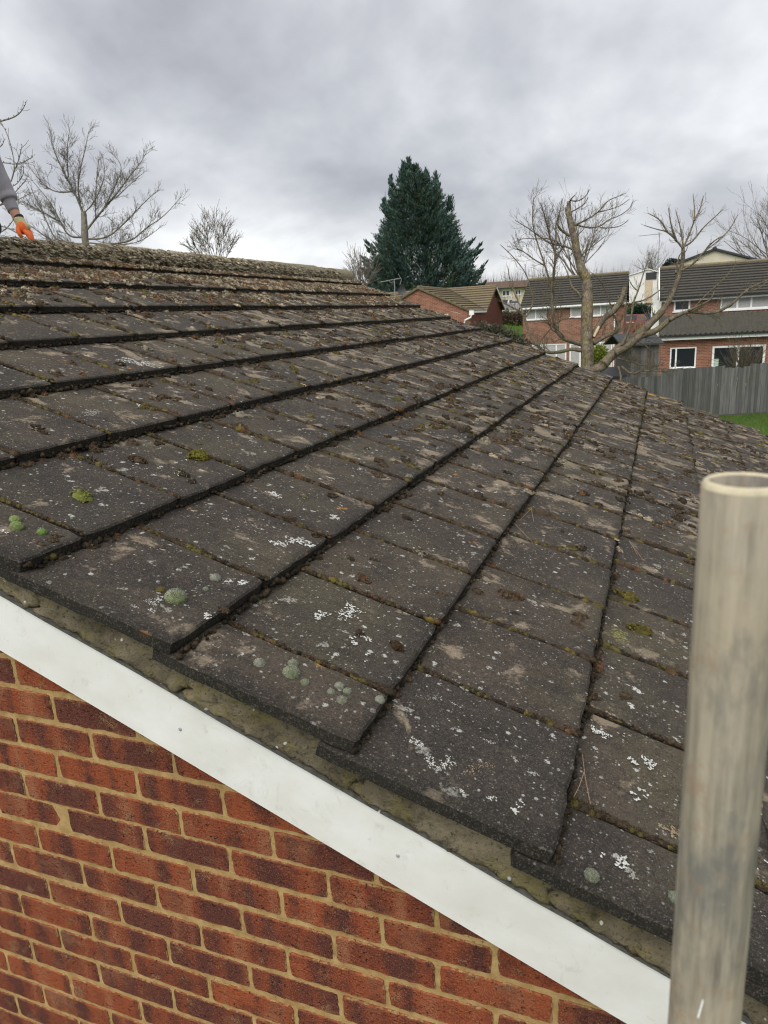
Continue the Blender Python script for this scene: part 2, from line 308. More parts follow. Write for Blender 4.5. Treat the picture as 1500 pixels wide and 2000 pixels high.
M['pantile'] = mat_farroof('pantiles', (0.045, 0.044, 0.038), (0.095, 0.09, 0.072), (0.095, 0.092, 0.07), 0.35)
M['pvc'] = plain('white_pvc', (0.86, 0.86, 0.85), 0.4, 0.06, 6, 0.5)
M['glass'] = NT('window_glass').done((0.022, 0.026, 0.03), 0.06, None, 0.6)
M['curtain'] = plain('net_curtain', (0.42, 0.42, 0.41), 0.8, 0.35, 14)
M['gutter_black'] = plain('black_plastic', (0.02, 0.02, 0.02), 0.5, 0.2)
M['render_white'] = plain('white_render', (0.82, 0.815, 0.78), 0.9, 0.10, 2.0)
M['render_cream'] = plain('cream_render', (0.62, 0.54, 0.37), 0.9, 0.14, 1.5)
M['render_beige'] = plain('stained_render', (0.60, 0.50, 0.36), 0.9, 0.18, 2.2)
M['lead'] = plain('dark_felt', (0.05, 0.052, 0.055), 0.8, 0.3)
M['galv'] = plain('aerial_metal', (0.34, 0.35, 0.36), 0.4, 0.2, metal=0.5)
M['dish'] = plain('dish_grey', (0.07, 0.075, 0.08), 0.5, 0.2)
M['ridge'] = mat_farroof('ridge_tile', (.15, .13, .09), (.26, .23, .165), (.20, .17, .07), .5)

# ------------------------------------------------------------------ ground and terrain
def sstep(a, b, x):
    t = max(0.0, min(1.0, (x-a)/(b-a))); return t*t*(3-2*t)
def ground_z(l, d):
    left = sstep(9.2, 7.6, l)
    right_z = Z0 + (CAM[2]-2.1-Z0)*sstep(51, 56.5, d) + 2.0*sstep(66.5, 69.5, d)
    left_z = Z0 + (CAM[2]-1.75-Z0)*sstep(26, 41, d) + 0.9*sstep(46, 62, d)
    z = right_z*(1-left)+left_z*left
    return z + 0.35*sstep(70, 90, d) + 5.2*sstep(110, 330, d) + 5*sstep(330, 900, d)
def build_ground():
    ds = np.concatenate([np.linspace(-60, 20, 17), np.linspace(22, 70, 49), np.linspace(74, 130, 15), np.linspace(150, 400, 14), np.linspace(500, 2000, 6)])
    ls = np.concatenate([np.linspace(-1500, -120, 6), np.linspace(-90, -20, 8), np.linspace(-18, 34, 53), np.linspace(40, 120, 9), np.linspace(200, 1500, 6)])
    v = [W(float(l), float(d), ground_z(float(l), float(d))) for d in ds for l in ls]
    n = len(ls); f = [(i*n+j, i*n+j+1, (i+1)*n+j+1, (i+1)*n+j) for i in range(len(ds)-1) for j in range(n-1)]
    t = NT('lawn'); p = t.geo.outputs['Position']; a = t.noise(p, 0.35, 5, 0.6); b = t.noise(p, 7, 5, 0.7); c2 = t.noise(p, 45, 3, 0.7)
    c = t.mix(t.map(a, 0.35, 0.65), (0.055, 0.115, 0.018), (0.085, 0.16, 0.026)); c = t.mix(t.map(b, 0.4, 0.7, 0, 0.5), c, (0.12, 0.15, 0.035)); c = t.mix(t.map(c2, 0.4, 0.7, 0, 0.5), c, (0.03, 0.07, 0.012))
    m = t.done(c, 0.95, t.bump(t.math('ADD', b, c2), 0.8, 0.06), 0.15)
    tag(link('ground', mesh('ground', v, f, m, smooth=True)), kind='structure')
build_ground()

# ------------------------------------------------------------------ the bungalow: root, wall, roof, board
bung = empty('bungalow', (-2.33, 0.0654, Z0))
tag(bung, 'nearest brick bungalow with a mossy dark tiled roof and white bargeboard, filling the foreground', 'house')
bung_inv = Matrix.Translation((2.33, -0.0654, -Z0))
def child(name, me, parent):               # parent a world-space mesh to bungalow or one of its parts
    o = link(name, me, parent)
    o.matrix_parent_inverse = parent.matrix_world.inverted() if parent.matrix_world != Matrix() else Matrix()
    return o
bpy.context.view_layer.update()
S_RIDGE = -2.515; S_EAVE = 8*G
XR = S_RIDGE*CP; ZR = -S_RIDGE*SP
YW = 0.0654
# wall shells: gable front as mortar, sides
def n_board(s): return -0.119 - 0.0068*s
def wall_poly(y):
    e = S_EAVE-0.35; b = -0.20
    a = RP(e, y, b); r = RP(S_RIDGE, y, b-0.01); xl = 2*XR-a.x
    return [(xl, y, Z0), (a.x, y, Z0), (a.x, y, a.z), (XR, y, r.z), (xl, y, a.z)]
mb = MB(); pa = wall_poly(YW-0.0022); pb = wall_poly(ROOF_L-0.07)
mb.add(pa+pb, [(0, 1, 2, 3, 4), (9, 8, 7, 6, 5), (1, 6, 7, 2), (5, 0, 4, 9)])
gable = child('gable_wall', mesh('gable_wall', mb.v, mb.f, M['mortar']), bung)
# bricks: joints measured row by row on the wall (x of perpends), 225 mm pitch beyond them
PERP = {0: {0: -.160}, 1: {.5: -.063}, 2: {0: -.192, 1: .03, 2: .25}, 3: {.5: -.088, 1.5: .14, 2.5: .361}, 4: {0: -.206, 1: .019, 2: .243, 3: .471},
        5: {.5: -.089, 1.5: .137, 2.5: .359, 3.5: .59}, 6: {0: -.199, 1: .028, 2: .253, 3: .475, 4: .701}, 7: {.5: -.076, 1.5: .141, 2.5: .369, 3.5: .591, 4.5: .813},
        8: {0: -.201, 1: .021, 2: .251, 3: .473, 4: .702}, 9: {-.5: -.313, .5: -.081, 1.5: .149, 2.5: .37, 3.5: .595}, 10: {0: -.198, 1: .032, 2: .252}}
ROWZ = {0: -.2985, 1: -.3735, 2: -.4500, 3: -.5257, 4: -.6013, 5: -.6730, 6: -.7490, 7: -.8250, 8: -.9050, 9: -.9800, 10: -1.0570}
def brick_mesh(seed, w=0.2145, h=0.0635):
    r = random.Random(seed); pts = []
    nx, nz = 20, 6
    per = [(-w/2+w*i/nx, -h/2) for i in range(nx)]+[(w/2, -h/2+h*i/nz) for i in range(nz)]+[(w/2-w*i/nx, h/2) for i in range(nx)]+[(-w/2, h/2-h*i/nz) for i in range(nz)]
    n = len(per); out, inn, back = [], [], []
    for x, z in per:
        c = 0.0022 if abs(abs(x)-w/2) < 1e-6 and abs(abs(z)-h/2) < 1e-6 else 0.0
        j = (r.gauss(0, .0009), r.gauss(0, .0009)+.0008*math.sin(x*60+seed))
        xo, zo = x-math.copysign(c, x)+j[0], z-math.copysign(c, z)+j[1]
        out.append((xo, -0.0068+r.uniform(-.0008, .0008), zo)); back.append((xo, 0.03, zo))
        sx_, sz_ = (w/2-0.0028)/(w/2), (h/2-0.0026)/(h/2)
        inn.append((xo*sx_, -0.0085+r.uniform(-.0004, .0004), zo*sz_))
    v = inn+out+back
    f = [tuple(range(n))]+[(i+n, (i+1) % n+n, (i+1) % n, i) for i in range(n)]+[(i+2*n, (i+1) % n+2*n, (i+1) % n+n, i+n) for i in range(n)]
    return mesh('brick', v, f, M['brick'])
bm_var = [brick_mesh(s) for s in range(7)]; bm_half = [brick_mesh(90+s, 0.102) for s in range(2)]
stuff_b = MB()
xl_w = 2*XR-(S_EAVE-0.35)*CP
nb = 0
for row in range(-10, 46):
    zc = ROWZ.get(row, (-.2985-.0757*row if row < 0 else -.3-.0755*row))
    off = 0.0 if row % 2 == 0 else 0.5
    meas = PERP.get(row, {})
    i0 = -30 if off == 0 else -30.5
    xs = []
    for j in range(60):
        i = i0+j
        if meas:
            kk = min(meas, key=lambda a: abs(a-i)); x = meas[kk]+(i-kk)*0.2255
        else: x = -0.197+i*0.2255+0.003*math.sin(row*2.1)
        xs.append(x)
    for a, b in zip(xs[:-1], xs[1:]):
        xc = (a+b)/2; s_w = b-a-0.0105
        if b > (S_EAVE-0.35)*CP or a < xl_w: continue
        # keep what lies under the middle of the board
        top = RP(0, 0).z
        zlim = (ZR-(abs(xc-XR)-0.112)*math.tan(PITCH)) - 0.17
        if zc-0.03 > zlim: continue
        vis = (-1.05 < xc < 1.65 and zc > -1.62)
        if vis and nb < 296:
            o = link('brick', bm_var[nb % 7] if s_w > .15 else bm_half[0], gable); nb += 1
            o.matrix_parent_inverse = Matrix()
            o.location = (xc+rnd.gauss(0, .0006), YW+0.003+rnd.gauss(0, .0009), zc+rnd.gauss(0, .0012))
            o.rotation_euler = (rnd.gauss(0, .006), rnd.gauss(0, .005), rnd.gauss(0, .006)); o.scale = (s_w/0.2145, 1, 1)
        else:
            stuff_b.box(a+.005, b-.005, YW-0.004, YW+0.03, zc-.032, zc+.032)
tag(child('brickwork', mesh('brickwork', stuff_b.v, stuff_b.f, M['brick']), gable), kind='stuff')

# roof deck (battens and felt below the tiles), back slope tiles
roof = child('roof', None or mesh('roof', *(lambda m: (m.v, m.f))((lambda m: (m.prism([RP(S_RIDGE, 0.09, -0.07), RP(S_EAVE-.03, 0.09, -0.07), RP(S_EAVE-.03, 0.09, -0.10), RP(S_RIDGE, 0.09, -0.10)], (0, 0, 0), (0, ROOF_L-0.18, 0)),
    m.prism([(2*XR-q.x, q.y, q.z) for q in (RP(S_RIDGE, .09, -.07), RP(S_EAVE-.03, .09, -.07), RP(S_EAVE-.03, .09, -.10), RP(S_RIDGE, .09, -.10))], (0, 0, 0), (0, ROOF_L-0.18, 0)), m)[-1])(MB())), M['lead']), bung)

def tile_mesh(w, seed, length=None):
    r = random.Random(seed); L = (length or G+0.06); th = 0.0275
    nx, ny = 12, 10
    per = [(0.0, w*i/ny) for i in range(ny)]+[(-L*i/nx, w) for i in range(nx)]+[(-L, w-w*i/ny) for i in range(ny)]+[(-L+L*i/nx, 0.0) for i in range(nx)]
    n = len(per); inn, out, bot = [], [], []
    for s, y in per:
        e = sum((abs(s) < 1e-6 or abs(s+L) < 1e-6, abs(y) < 1e-6 or abs(y-w) < 1e-6))
        ds = r.gauss(0, .0012); dy = r.gauss(0, .0009)
        c = r.uniform(.002, .006) if e == 2 else 0
        s1 = s+ds-math.copysign(c, s+L/2); y1 = y+dy-math.copysign(c, y-w/2)
        ins = .0035+r.uniform(0, .0025)
        inn.append((s1-math.copysign(ins, s+L/2)*(1 if abs(s+L/2) > L/2-1e-6 else 0), y1-math.copysign(ins, y-w/2)*(1 if abs(y-w/2) > w/2-1e-6 else 0), r.gauss(0, .0004)))
        out.append((s1, y1, -.0035-r.uniform(0, .0012))); bot.append((s1-0.002*(1 if abs(s) < 1e-6 else 0), y1, -th))
    v = inn+out+bot
    f = [tuple(range(n))]+[(i+n, (i+1) % n+n, (i+1) % n, i) for i in range(n)]+[(i+2*n, (i+1) % n+2*n, (i+1) % n+n, i+n) for i in range(n)]+[tuple(range(3*n-1, 2*n-1, -1))]
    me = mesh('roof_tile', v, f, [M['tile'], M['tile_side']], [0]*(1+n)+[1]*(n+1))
    return me
tilt = math.atan2(STEP, G)
TVAR = [tile_mesh(TW-0.003, s) for s in range(6)]; HVAR = [tile_mesh(TW/2-0.010, 50+s) for s in range(3)]
JOINTS = {}
cands = []
for k in range(-6, 9):
    if k % 2: edges = [0.0]+[TW*i+0.009 for i in range(1, 21)]
    else: edges = [0.0]+[TW*(i+.5)+0.009 for i in range(0, 20)]
    edges.append(ROOF_L+rnd.gauss(0, .006))
    edges[0] = {0: -.002, 1: .001, 2: .004, 3: -.003}.get(k, rnd.gauss(0, .004))
    JOINTS[k] = edges[1:-1]
    ck = rnd.gauss(0, .002)
    for j, (a, b) in enumerate(zip(edges[:-1], edges[1:])):
        cands.append((k, j, a, b, ck))
extra = MB()
for k, j, a, b, ck in cands:
    w = b-a-0.003
    if k == -6: me = tile_mesh(w, 200+j, 0.245) if j in (0, 20) else None
    else: me = None
    s0 = k*G+ck+rnd.gauss(0, .0028); n0 = rnd.gauss(0, .0011); tl = tilt+rnd.gauss(0, .0028); tw_ = rnd.gauss(0, .0022); rx = rnd.gauss(0, .0025)
    if me is None:
        if abs(w-(TW-.003)) < .004: me = TVAR[rnd.randrange(6)]
        elif w < .2: me = HVAR[rnd.randrange(3)]
        else: me = tile_mesh(w, 300+k*7+j)
    sx_ = 1.0
    if k == -6 and me in TVAR: sx_ = 0.245/(G+.06)
    ww = max(v.co.y for v in me.vertices)
    local = Matrix.Translation((s0, a, n0)) @ Matrix.Rotation(tw_, 4, 'Z') @ Matrix.Rotation(rx, 4, 'X') @ Matrix.Rotation(-tl, 4, 'Y') @ Matrix.Diagonal((sx_, w/ww, 1, 1))
    mw = MROOF @ local
    if k == 8:
        b0 = len(extra.v); extra.add([mw @ v.co for v in me.vertices], [tuple(p.vertices) for p in me.polygons]); continue
    o = link('roof_tile', me, roof); o.matrix_parent_inverse = Matrix(); o.matrix_local = mw
tag(child('eaves_tiles', mesh('eaves_tiles', extra.v, extra.f, M['tile']), roof), kind='stuff')
bk = MB()
for k in range(-6, 9):                      # the slope behind the ridge: courses as whole strips
    for j in range(21):
        a, b = j*ROOF_L/21, (j+1)*ROOF_L/21-.003
        h = 0.20 if k == -6 else G+.06
        q = [RP(k*G, 0, 0), RP(k*G-h, 0, -STEP*h/G), RP(k*G-h, 0, -STEP*h/G-.027), RP(k*G, 0, -.027)]
        bk.prism([(2*XR-p.x, a, p.z) for p in q], (0, 0, 0), (0, b-a, 0))
tag(child('back_slope_tiles', mesh('back_slope_tiles', bk.v, bk.f, M['tile']), roof), kind='stuff')

# ridge tiles from y=3.0 to the far gable, mortar bed exposed in front of them
def ridge_mesh(L, seed, rr=0.125):
    r = random.Random(seed); na, nl = 12, 8; v = []; 
    for sh in (1.0, 0.86):
        for i in range(nl+1):
            for j in range(na+1):
                a = math.radians(-12)+math.radians(204)*j/na; q = rr*sh*(1+r.gauss(0, .006))
                v.append((-math.cos(a)*q*1.05, L*i/nl, math.sin(a)*q*0.80))
    m = (nl+1)*(na+1); f = []
    for i in range(nl):
        for j in range(na):
            a = i*(na+1)+j; f.append((a, a+1, a+na+2, a+na+1)); f.append((m+a, m+a+na+1, m+a+na+2, m+a+1))
    for i in (0, nl):
        for j in range(na):
            a = i*(na+1)+j; q = (a, m+a, m+a+1, a+1); f.append(q if i == 0 else q[::-1])
    for j in (0, na):
        for i in range(nl):
            a = i*(na+1)+j; b = a+na+1; q = (a, b, m+b, m+a); f.append(q if j == 0 else q[::-1])
    return mesh('ridge_tile', v, f, M['ridge'], smooth=False)
RV = [ridge_mesh(0.437, s) for s in range(3)]
NRT = 9; y0 = 3.02
for i in range(NRT):
    o = link('ridge_tile', RV[i % 3], roof); o.matrix_parent_inverse = Matrix()
    o.location = (XR+rnd.gauss(0, .004), y0+i*0.444, ZR-0.028+rnd.gauss(0, .004)); o.rotation_euler = (rnd.gauss(0, .006), 0, rnd.gauss(0, .01))
    o.scale = (1+rnd.gauss(0, .02), 1, 1+rnd.gauss(0, .02))
mb = MB(); nn = 46; prof = 9; v = []
for i in range(nn+1):                       # rough bed of mortar and moss where the ridge tiles were lifted
    y = 0.05+(3.1-0.05)*i/nn
    for j in range(prof+1):
        a = math.pi*j/prof; q = 0.095*(1+rnd.gauss(0, .10)); v.append((XR-math.cos(a)*q*1.2, y+rnd.gauss(0, .01), ZR-0.05+math.sin(a)*q*0.78*(1+rnd.gauss(0, .12))))
f = [(i*(prof+1)+j, i*(prof+1)+j+1, (i+1)*(prof+1)+j+1, (i+1)*(prof+1)+j) for i in range(nn) for j in range(prof)]
child('ridge_mortar', mesh('ridge_mortar', v, f, M['ridge']), roof)

# verge: bedding mortar per course, undercloak strip, bargeboard
YB = 0.02
for k in range(-6, 9):
    sa, sb = (k-1)*G+0.03, k*G+0.03-0.002
    if k == -6: sa = S_RIDGE
    r = random.Random(400+k); nx, nz = 26, 8; v = []; e0, e1 = r.uniform(-.02, .02), r.uniform(-.02, .02)
    for i in range(nx+1):
        for j in range(nz+1):
            s = sa+(sb-sa)*i/nx+(r.gauss(0, .002) if 0 < i < nx else (.012*math.sin(j*1.3+k) if i else .012*math.sin(j*1.3+k-1)))
            tq = j/nz; nt_ = tile_n(min(s, k*G-.001))-0.012-0.03*(1 if s < k*G-.002 else 1)
            n = nt_+(n_board(s)+0.0046-nt_)*tq
            y = 0.036-0.013*tq+.007*(math.sin(s*31+tq*3+k)*.5+math.sin(s*67-tq*5+k*2)*.3)*(1-tq*.6)+r.gauss(0, .0026)+.0035*math.sin(s*140+tq*9+k*5)*math.sin(s*51+k)-(0.003 if 0 < i < nx else -0.004)
            v.append(RP(s, y, n))
    m = len(v); v += [Vector((p.x, 0.10, p.z)) for p in v]
    f = [(i*(nz+1)+j, i*(nz+1)+j+1, (i+1)*(nz+1)+j+1, (i+1)*(nz+1)+j) for i in range(nx) for j in range(nz)]
    for i in range(nx):
        a, b = i*(nz+1), (i+1)*(nz+1); f.append((a, b, m+b, m+a)); a += nz; b += nz; f.append((b, a, m+a, m+b))
    for j in range(nz):
        a = j; f.append((a, m+a, m+a+1, a+1)); a = nx*(nz+1)+j; f.append((a+1, m+a+1, m+a, a))
    child('mortar_bedding', mesh('mortar_bedding', v, f, M['bedding'], smooth=True), roof)
# undercloak in two strips meeting at the small gap
for sa, sb in ((S_RIDGE, 0.838), (0.842, S_EAVE+.02)):
    N_ = 30; v = []; r = random.Random(9)
    for i in range(N_+1):
        s = sa+(sb-sa)*i/N_; nb_ = n_board(s); yj = YB-0.0055+r.gauss(0, .0009)
        v += [RP(s, yj+.0015, nb_+.0048+r.gauss(0, .0005)), RP(s, yj+.0015, nb_+.0008), RP(s, 0.11, nb_+.0048), RP(s, 0.11, nb_+.0008)]
    f = []
    for i in range(N_):
        a = 4*i; b = a+4; f += [(a, a+1, b+1, b), (a+2, a, b, b+2), (a+1, a+3, b+3, b+1)]
    f += [(0, 2, 3, 1), (4*N_, 4*N_+1, 4*N_+3, 4*N_+2)]
    child('undercloak', mesh('undercloak', v, f, M['fibre']), roof)
v = []
for s in (S_RIDGE, S_EAVE+.01):
    nt_, nbm = n_board(s), n_board(s)-0.1385
    v += [RP(s, YB, nt_), RP(s, YB+.002, nt_+.0002), RP(s, YB+.036, nt_), RP(s, YB+.036, nbm), RP(s, YB+.003, nbm-.001), RP(s, YB, nbm+.002)]
f = [(i, (i+1) % 6, 6+(i+1) % 6, 6+i) for i in range(6)]+[(5, 4, 3, 2, 1, 0), (6, 7, 8, 9, 10, 11)]
bb = child('bargeboard', mesh('bargeboard', v, f, M['board']), bung)
v2 = [(2*XR-p.x, p.y, p.z) for p in v]
child('bargeboard', mesh('bargeboard', v2, [q[::-1] for q in f], M['board']), bung)
def wall_pt(px, py, Y):
    d = ray(px, py); t = (Y-CAM[1])/d[1]; return Vector(CAM+d*t)
for px, py in ((351, 1362), (352, 1424), (777, 1671), (995, 1716)):
    p = wall_pt(px, py, YB); mb = MB()
    rings = [(0.0038, 0.001), (0.0036, -0.0012), (0.0022, -0.0024)]
    vv = [(p.x+r_*math.cos(a*math.pi/5), p.y+y_, p.z+r_*math.sin(a*math.pi/5)) for r_, y_ in rings for a in range(10)]
    ff = [(i*10+a, i*10+(a+1) % 10, (i+1)*10+(a+1) % 10, (i+1)*10+a) for i in range(2) for a in range(10)]+[tuple(range(20, 30))]
    child('nail', mesh('nail', vv, ff, M['nail']), bb)
# gutter along the eaves and a fascia
mb = MB(); e = RP(S_EAVE, 0, -.03)
prof = [(0.055*math.cos(a), 0.055*math.sin(a)) for a in [math.pi+math.pi*i/8 for i in range(9)]]
pr2 = prof+[(x*.94, z*.94) for x, z in prof[::-1]]
mb.prism([(e.x+.03+x, -0.02, e.z-.02+z) for x, z in pr2], (0, 0, 0), (0, ROOF_L+.04, 0))
child('gutter', mesh('gutter', mb.v, mb.f, M['gutter_black']), bung)
mb = MB(); mb.box(e.x-.06, e.x-.035, 0.062, ROOF_L-.06, e.z-.22, e.z-.02); child('fascia', mesh('fascia', mb.v, mb.f, M['pvc']), bung)

# ------------------------------------------------------------------ moss and lichen
ICO = {}
def ico(n):
    if n not in ICO:
        b = bmesh.new(); bmesh.ops.create_icosphere(b, subdivisions=n, radius=1.0); b.verts.ensure_lookup_table()
        ICO[n] = (np.array([v.co[:] for v in b.verts]), np.array([[v.index for v in f.verts] for f in b.faces])); b.free()
    return ICO[n]
class Fuzz:                                # many small cushions of moss in roof coordinates (s, y, n)
    def __init__(s): s.V = []; s.F = []; s.C = []; s.n = 0
    def put(s, v, f, c):
        s.V.append(v); s.F.append(f+s.n); s.C.append(c); s.n += len(v)
    def cushion(s, c, rs, ry, rn, colr, lod, spikes, g, hair=None, hl=0.25, rough=.13, thin=.30):
        v, f = ico(lod); v = v.copy(); v = v*(1+g.normal(0, rough, (len(v), 1)))
        shade = np.clip(1+g.normal(0, .22, (len(v), 1)), .4, 1.7)
        s.put(np.array(c)+v*np.array([rs, ry, rn]), f, np.clip(np.array(colr)*shade, 0, 1))
        if spikes:
            d = g.normal(size=(spikes, 3)); d[:, 2] = np.abs(d[:, 2])*0.9+0.05; d /= np.linalg.norm(d, axis=1, keepdims=True)
            R = np.array([rs, ry, rn]); base = np.array(c)+d*R*0.9
            ln = min(rs, ry)*hl*(0.6+0.8*g.random((spikes, 1))); up = d+g.normal(0, .28, (spikes, 3)); tip = base+up*ln
            t1 = np.cross(d, [0.3, 0.9, 0.2]); t1 /= np.linalg.norm(t1, axis=1, keepdims=True)+1e-9; t2 = np.cross(d, t1)
            wd = ln*thin
            vs_ = np.stack([base+t1*wd, base-t1*wd*.5+t2*wd*.87, base-t1*wd*.5-t2*wd*.87, tip], 1).reshape(-1, 3)
            i4 = np.arange(spikes)[:, None]*4
            fs = np.concatenate([i4+np.array([[0, 1, 3]]), i4+np.array([[1, 2, 3]]), i4+np.array([[2, 0, 3]])])
            hc = np.array(hair if hair is not None else colr)
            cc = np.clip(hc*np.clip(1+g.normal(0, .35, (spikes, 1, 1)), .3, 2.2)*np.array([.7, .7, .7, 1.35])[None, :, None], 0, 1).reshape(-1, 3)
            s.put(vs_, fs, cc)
    def clump(s, c, R, H, colr, d, g, el=1.0, alt=None, nq=None):
        n, sp, q = (34, 9, .20) if d < 1.7 else ((24, 6, .22) if d < 2.7 else ((13, 4, .27) if d < 4.2 else (7, 3, .34)))
        n, sp, q = nq or (n, sp, q)
        r = np.sqrt(g.random(n)); a = g.random(n)*6.283; wob = 1+.35*np.sin(a*2+g.random()*6)+.2*np.sin(a*3+g.random()*6)
        vd, fd = ico(2); vd = vd*(1+g.normal(0, .10, (len(vd), 1))); s.put(np.array(c)+vd*np.array([R*el*.92, R/math.sqrt(el)*.92, H*.92]), fd, np.clip(np.array(colr)*np.clip(1+g.normal(0, .25, (len(vd), 1)), .4, 1.7), 0, 1))
        cen = np.stack([r*np.cos(a)*wob*R*el, r*np.sin(a)*wob*R/math.sqrt(el), H*np.sqrt(np.clip(1-r*r, 0, 1))*g.uniform(.55, 1.0, n)-.0006], 1)+np.array(c)
        v, f = ico(1); sz = R*q*g.uniform(.6, 1.3, n); m = len(v)
        V = v[None]*sz[:, None, None]*(1+g.normal(0, .2, (n, m, 1)))+cen[:, None]
        cc = np.where(g.random((n, 1)) < .22, np.array(alt if alt is not None else colr), np.array(colr))*np.clip(1+g.normal(0, .28, (n, 1)), .4, 1.8)
        C = np.clip(cc[:, None]*np.clip(1+g.normal(0, .18, (n, m, 1)), .5, 1.6), 0, 1)
        s.put(V.reshape(-1, 3), (f[None]+np.arange(n)[:, None, None]*m).reshape(-1, 3), C.reshape(-1, 3))
        k = n*sp; dd = g.normal(size=(k, 3)); dd[:, 2] = np.abs(dd[:, 2])+.15; dd /= np.linalg.norm(dd, axis=1, keepdims=True)
        b = np.repeat(cen, sp, 0)+dd*np.repeat(sz, sp)[:, None]*.8; ln = np.repeat(sz, sp)[:, None]*g.uniform(.5, 1.2, (k, 1)); t1 = np.cross(dd, [.3, .9, .2]); t1 /= np.linalg.norm(t1, axis=1, keepdims=True)+1e-9; t2 = np.cross(dd, t1); w = ln*.22
        VV = np.stack([b+t1*w, b-t1*w*.5+t2*w*.87, b-t1*w*.5-t2*w*.87, b+dd*ln], 1).reshape(-1, 3); i4 = np.arange(k)[:, None]*4
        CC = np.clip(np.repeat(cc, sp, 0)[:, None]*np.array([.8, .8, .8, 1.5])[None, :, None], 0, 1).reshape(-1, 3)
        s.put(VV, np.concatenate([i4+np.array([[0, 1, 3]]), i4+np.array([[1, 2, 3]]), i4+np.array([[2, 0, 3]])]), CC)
    def build(s, name, mat, kind=None, parent=None, origin=None):
        V = np.concatenate(s.V); F = np.concatenate(s.F); C = np.concatenate(s.C)
        V = V @ np.array([[CP, 0, -SP], [0, 1, 0], [SP, 0, CP]])
        if origin is not None: V = V-np.array(origin)
        me = bpy.data.meshes.new(name); me.vertices.add(len(V)); me.vertices.foreach_set('co', V.astype(np.float32).ravel())
        nf = F.shape[1]; me.loops.add(len(F)*nf); me.loops.foreach_set('vertex_index', F.astype(np.int32).ravel()); me.polygons.add(len(F))
        me.polygons.foreach_set('loop_start', (np.arange(len(F))*nf).astype(np.int32))
        at = me.attributes.new('tint', 'FLOAT_COLOR', 'POINT'); at.data.foreach_set('color', np.concatenate([C, np.ones((len(C), 1))], 1).astype(np.float32).ravel())
        me.polygons.foreach_set('use_smooth', np.ones(len(F), dtype=bool))
        me.materials.append(mat); me.update(calc_edges=True); me.validate()
        o = link(name, me, parent, origin)
        if kind: o['kind'] = kind
        return o
BROWN = (0.076, 0.054, 0.034); DKBR = (0.044, 0.033, 0.022); OLIVE = (0.105, 0.088, 0.030); TBR = (.125, .090, .057); TGREY = (.235, .205, .150); TPALE = (.37, .305, .215); TRUST = (.165, .085, .042); YEL = (0.145, 0.115, 0.028); RUST = (0.130, 0.068, 0.034); GREY = (0.215, 0.195, 0.145); PALE = (0.37, 0.315, 0.225); BLK = (0.026, 0.022, 0.015); HOAR = (0.36, 0.375, 0.29); GREEN = (0.135, 0.16, 0.07)
def dist_to_cam(s, y):
    p = RP(s, y); return (p-Vector(CAM)).length
def lod_for(d): return (2, 46) if d < 1.6 else ((1, 26) if d < 2.6 else ((1, 10) if d < 4.2 else (1, 0)))
def pick(g, table):
    q = g.random()*sum(w for w, _ in table)
    for w, c in table:
        q -= w
        if q <= 0: return c
    return table[-1][1]
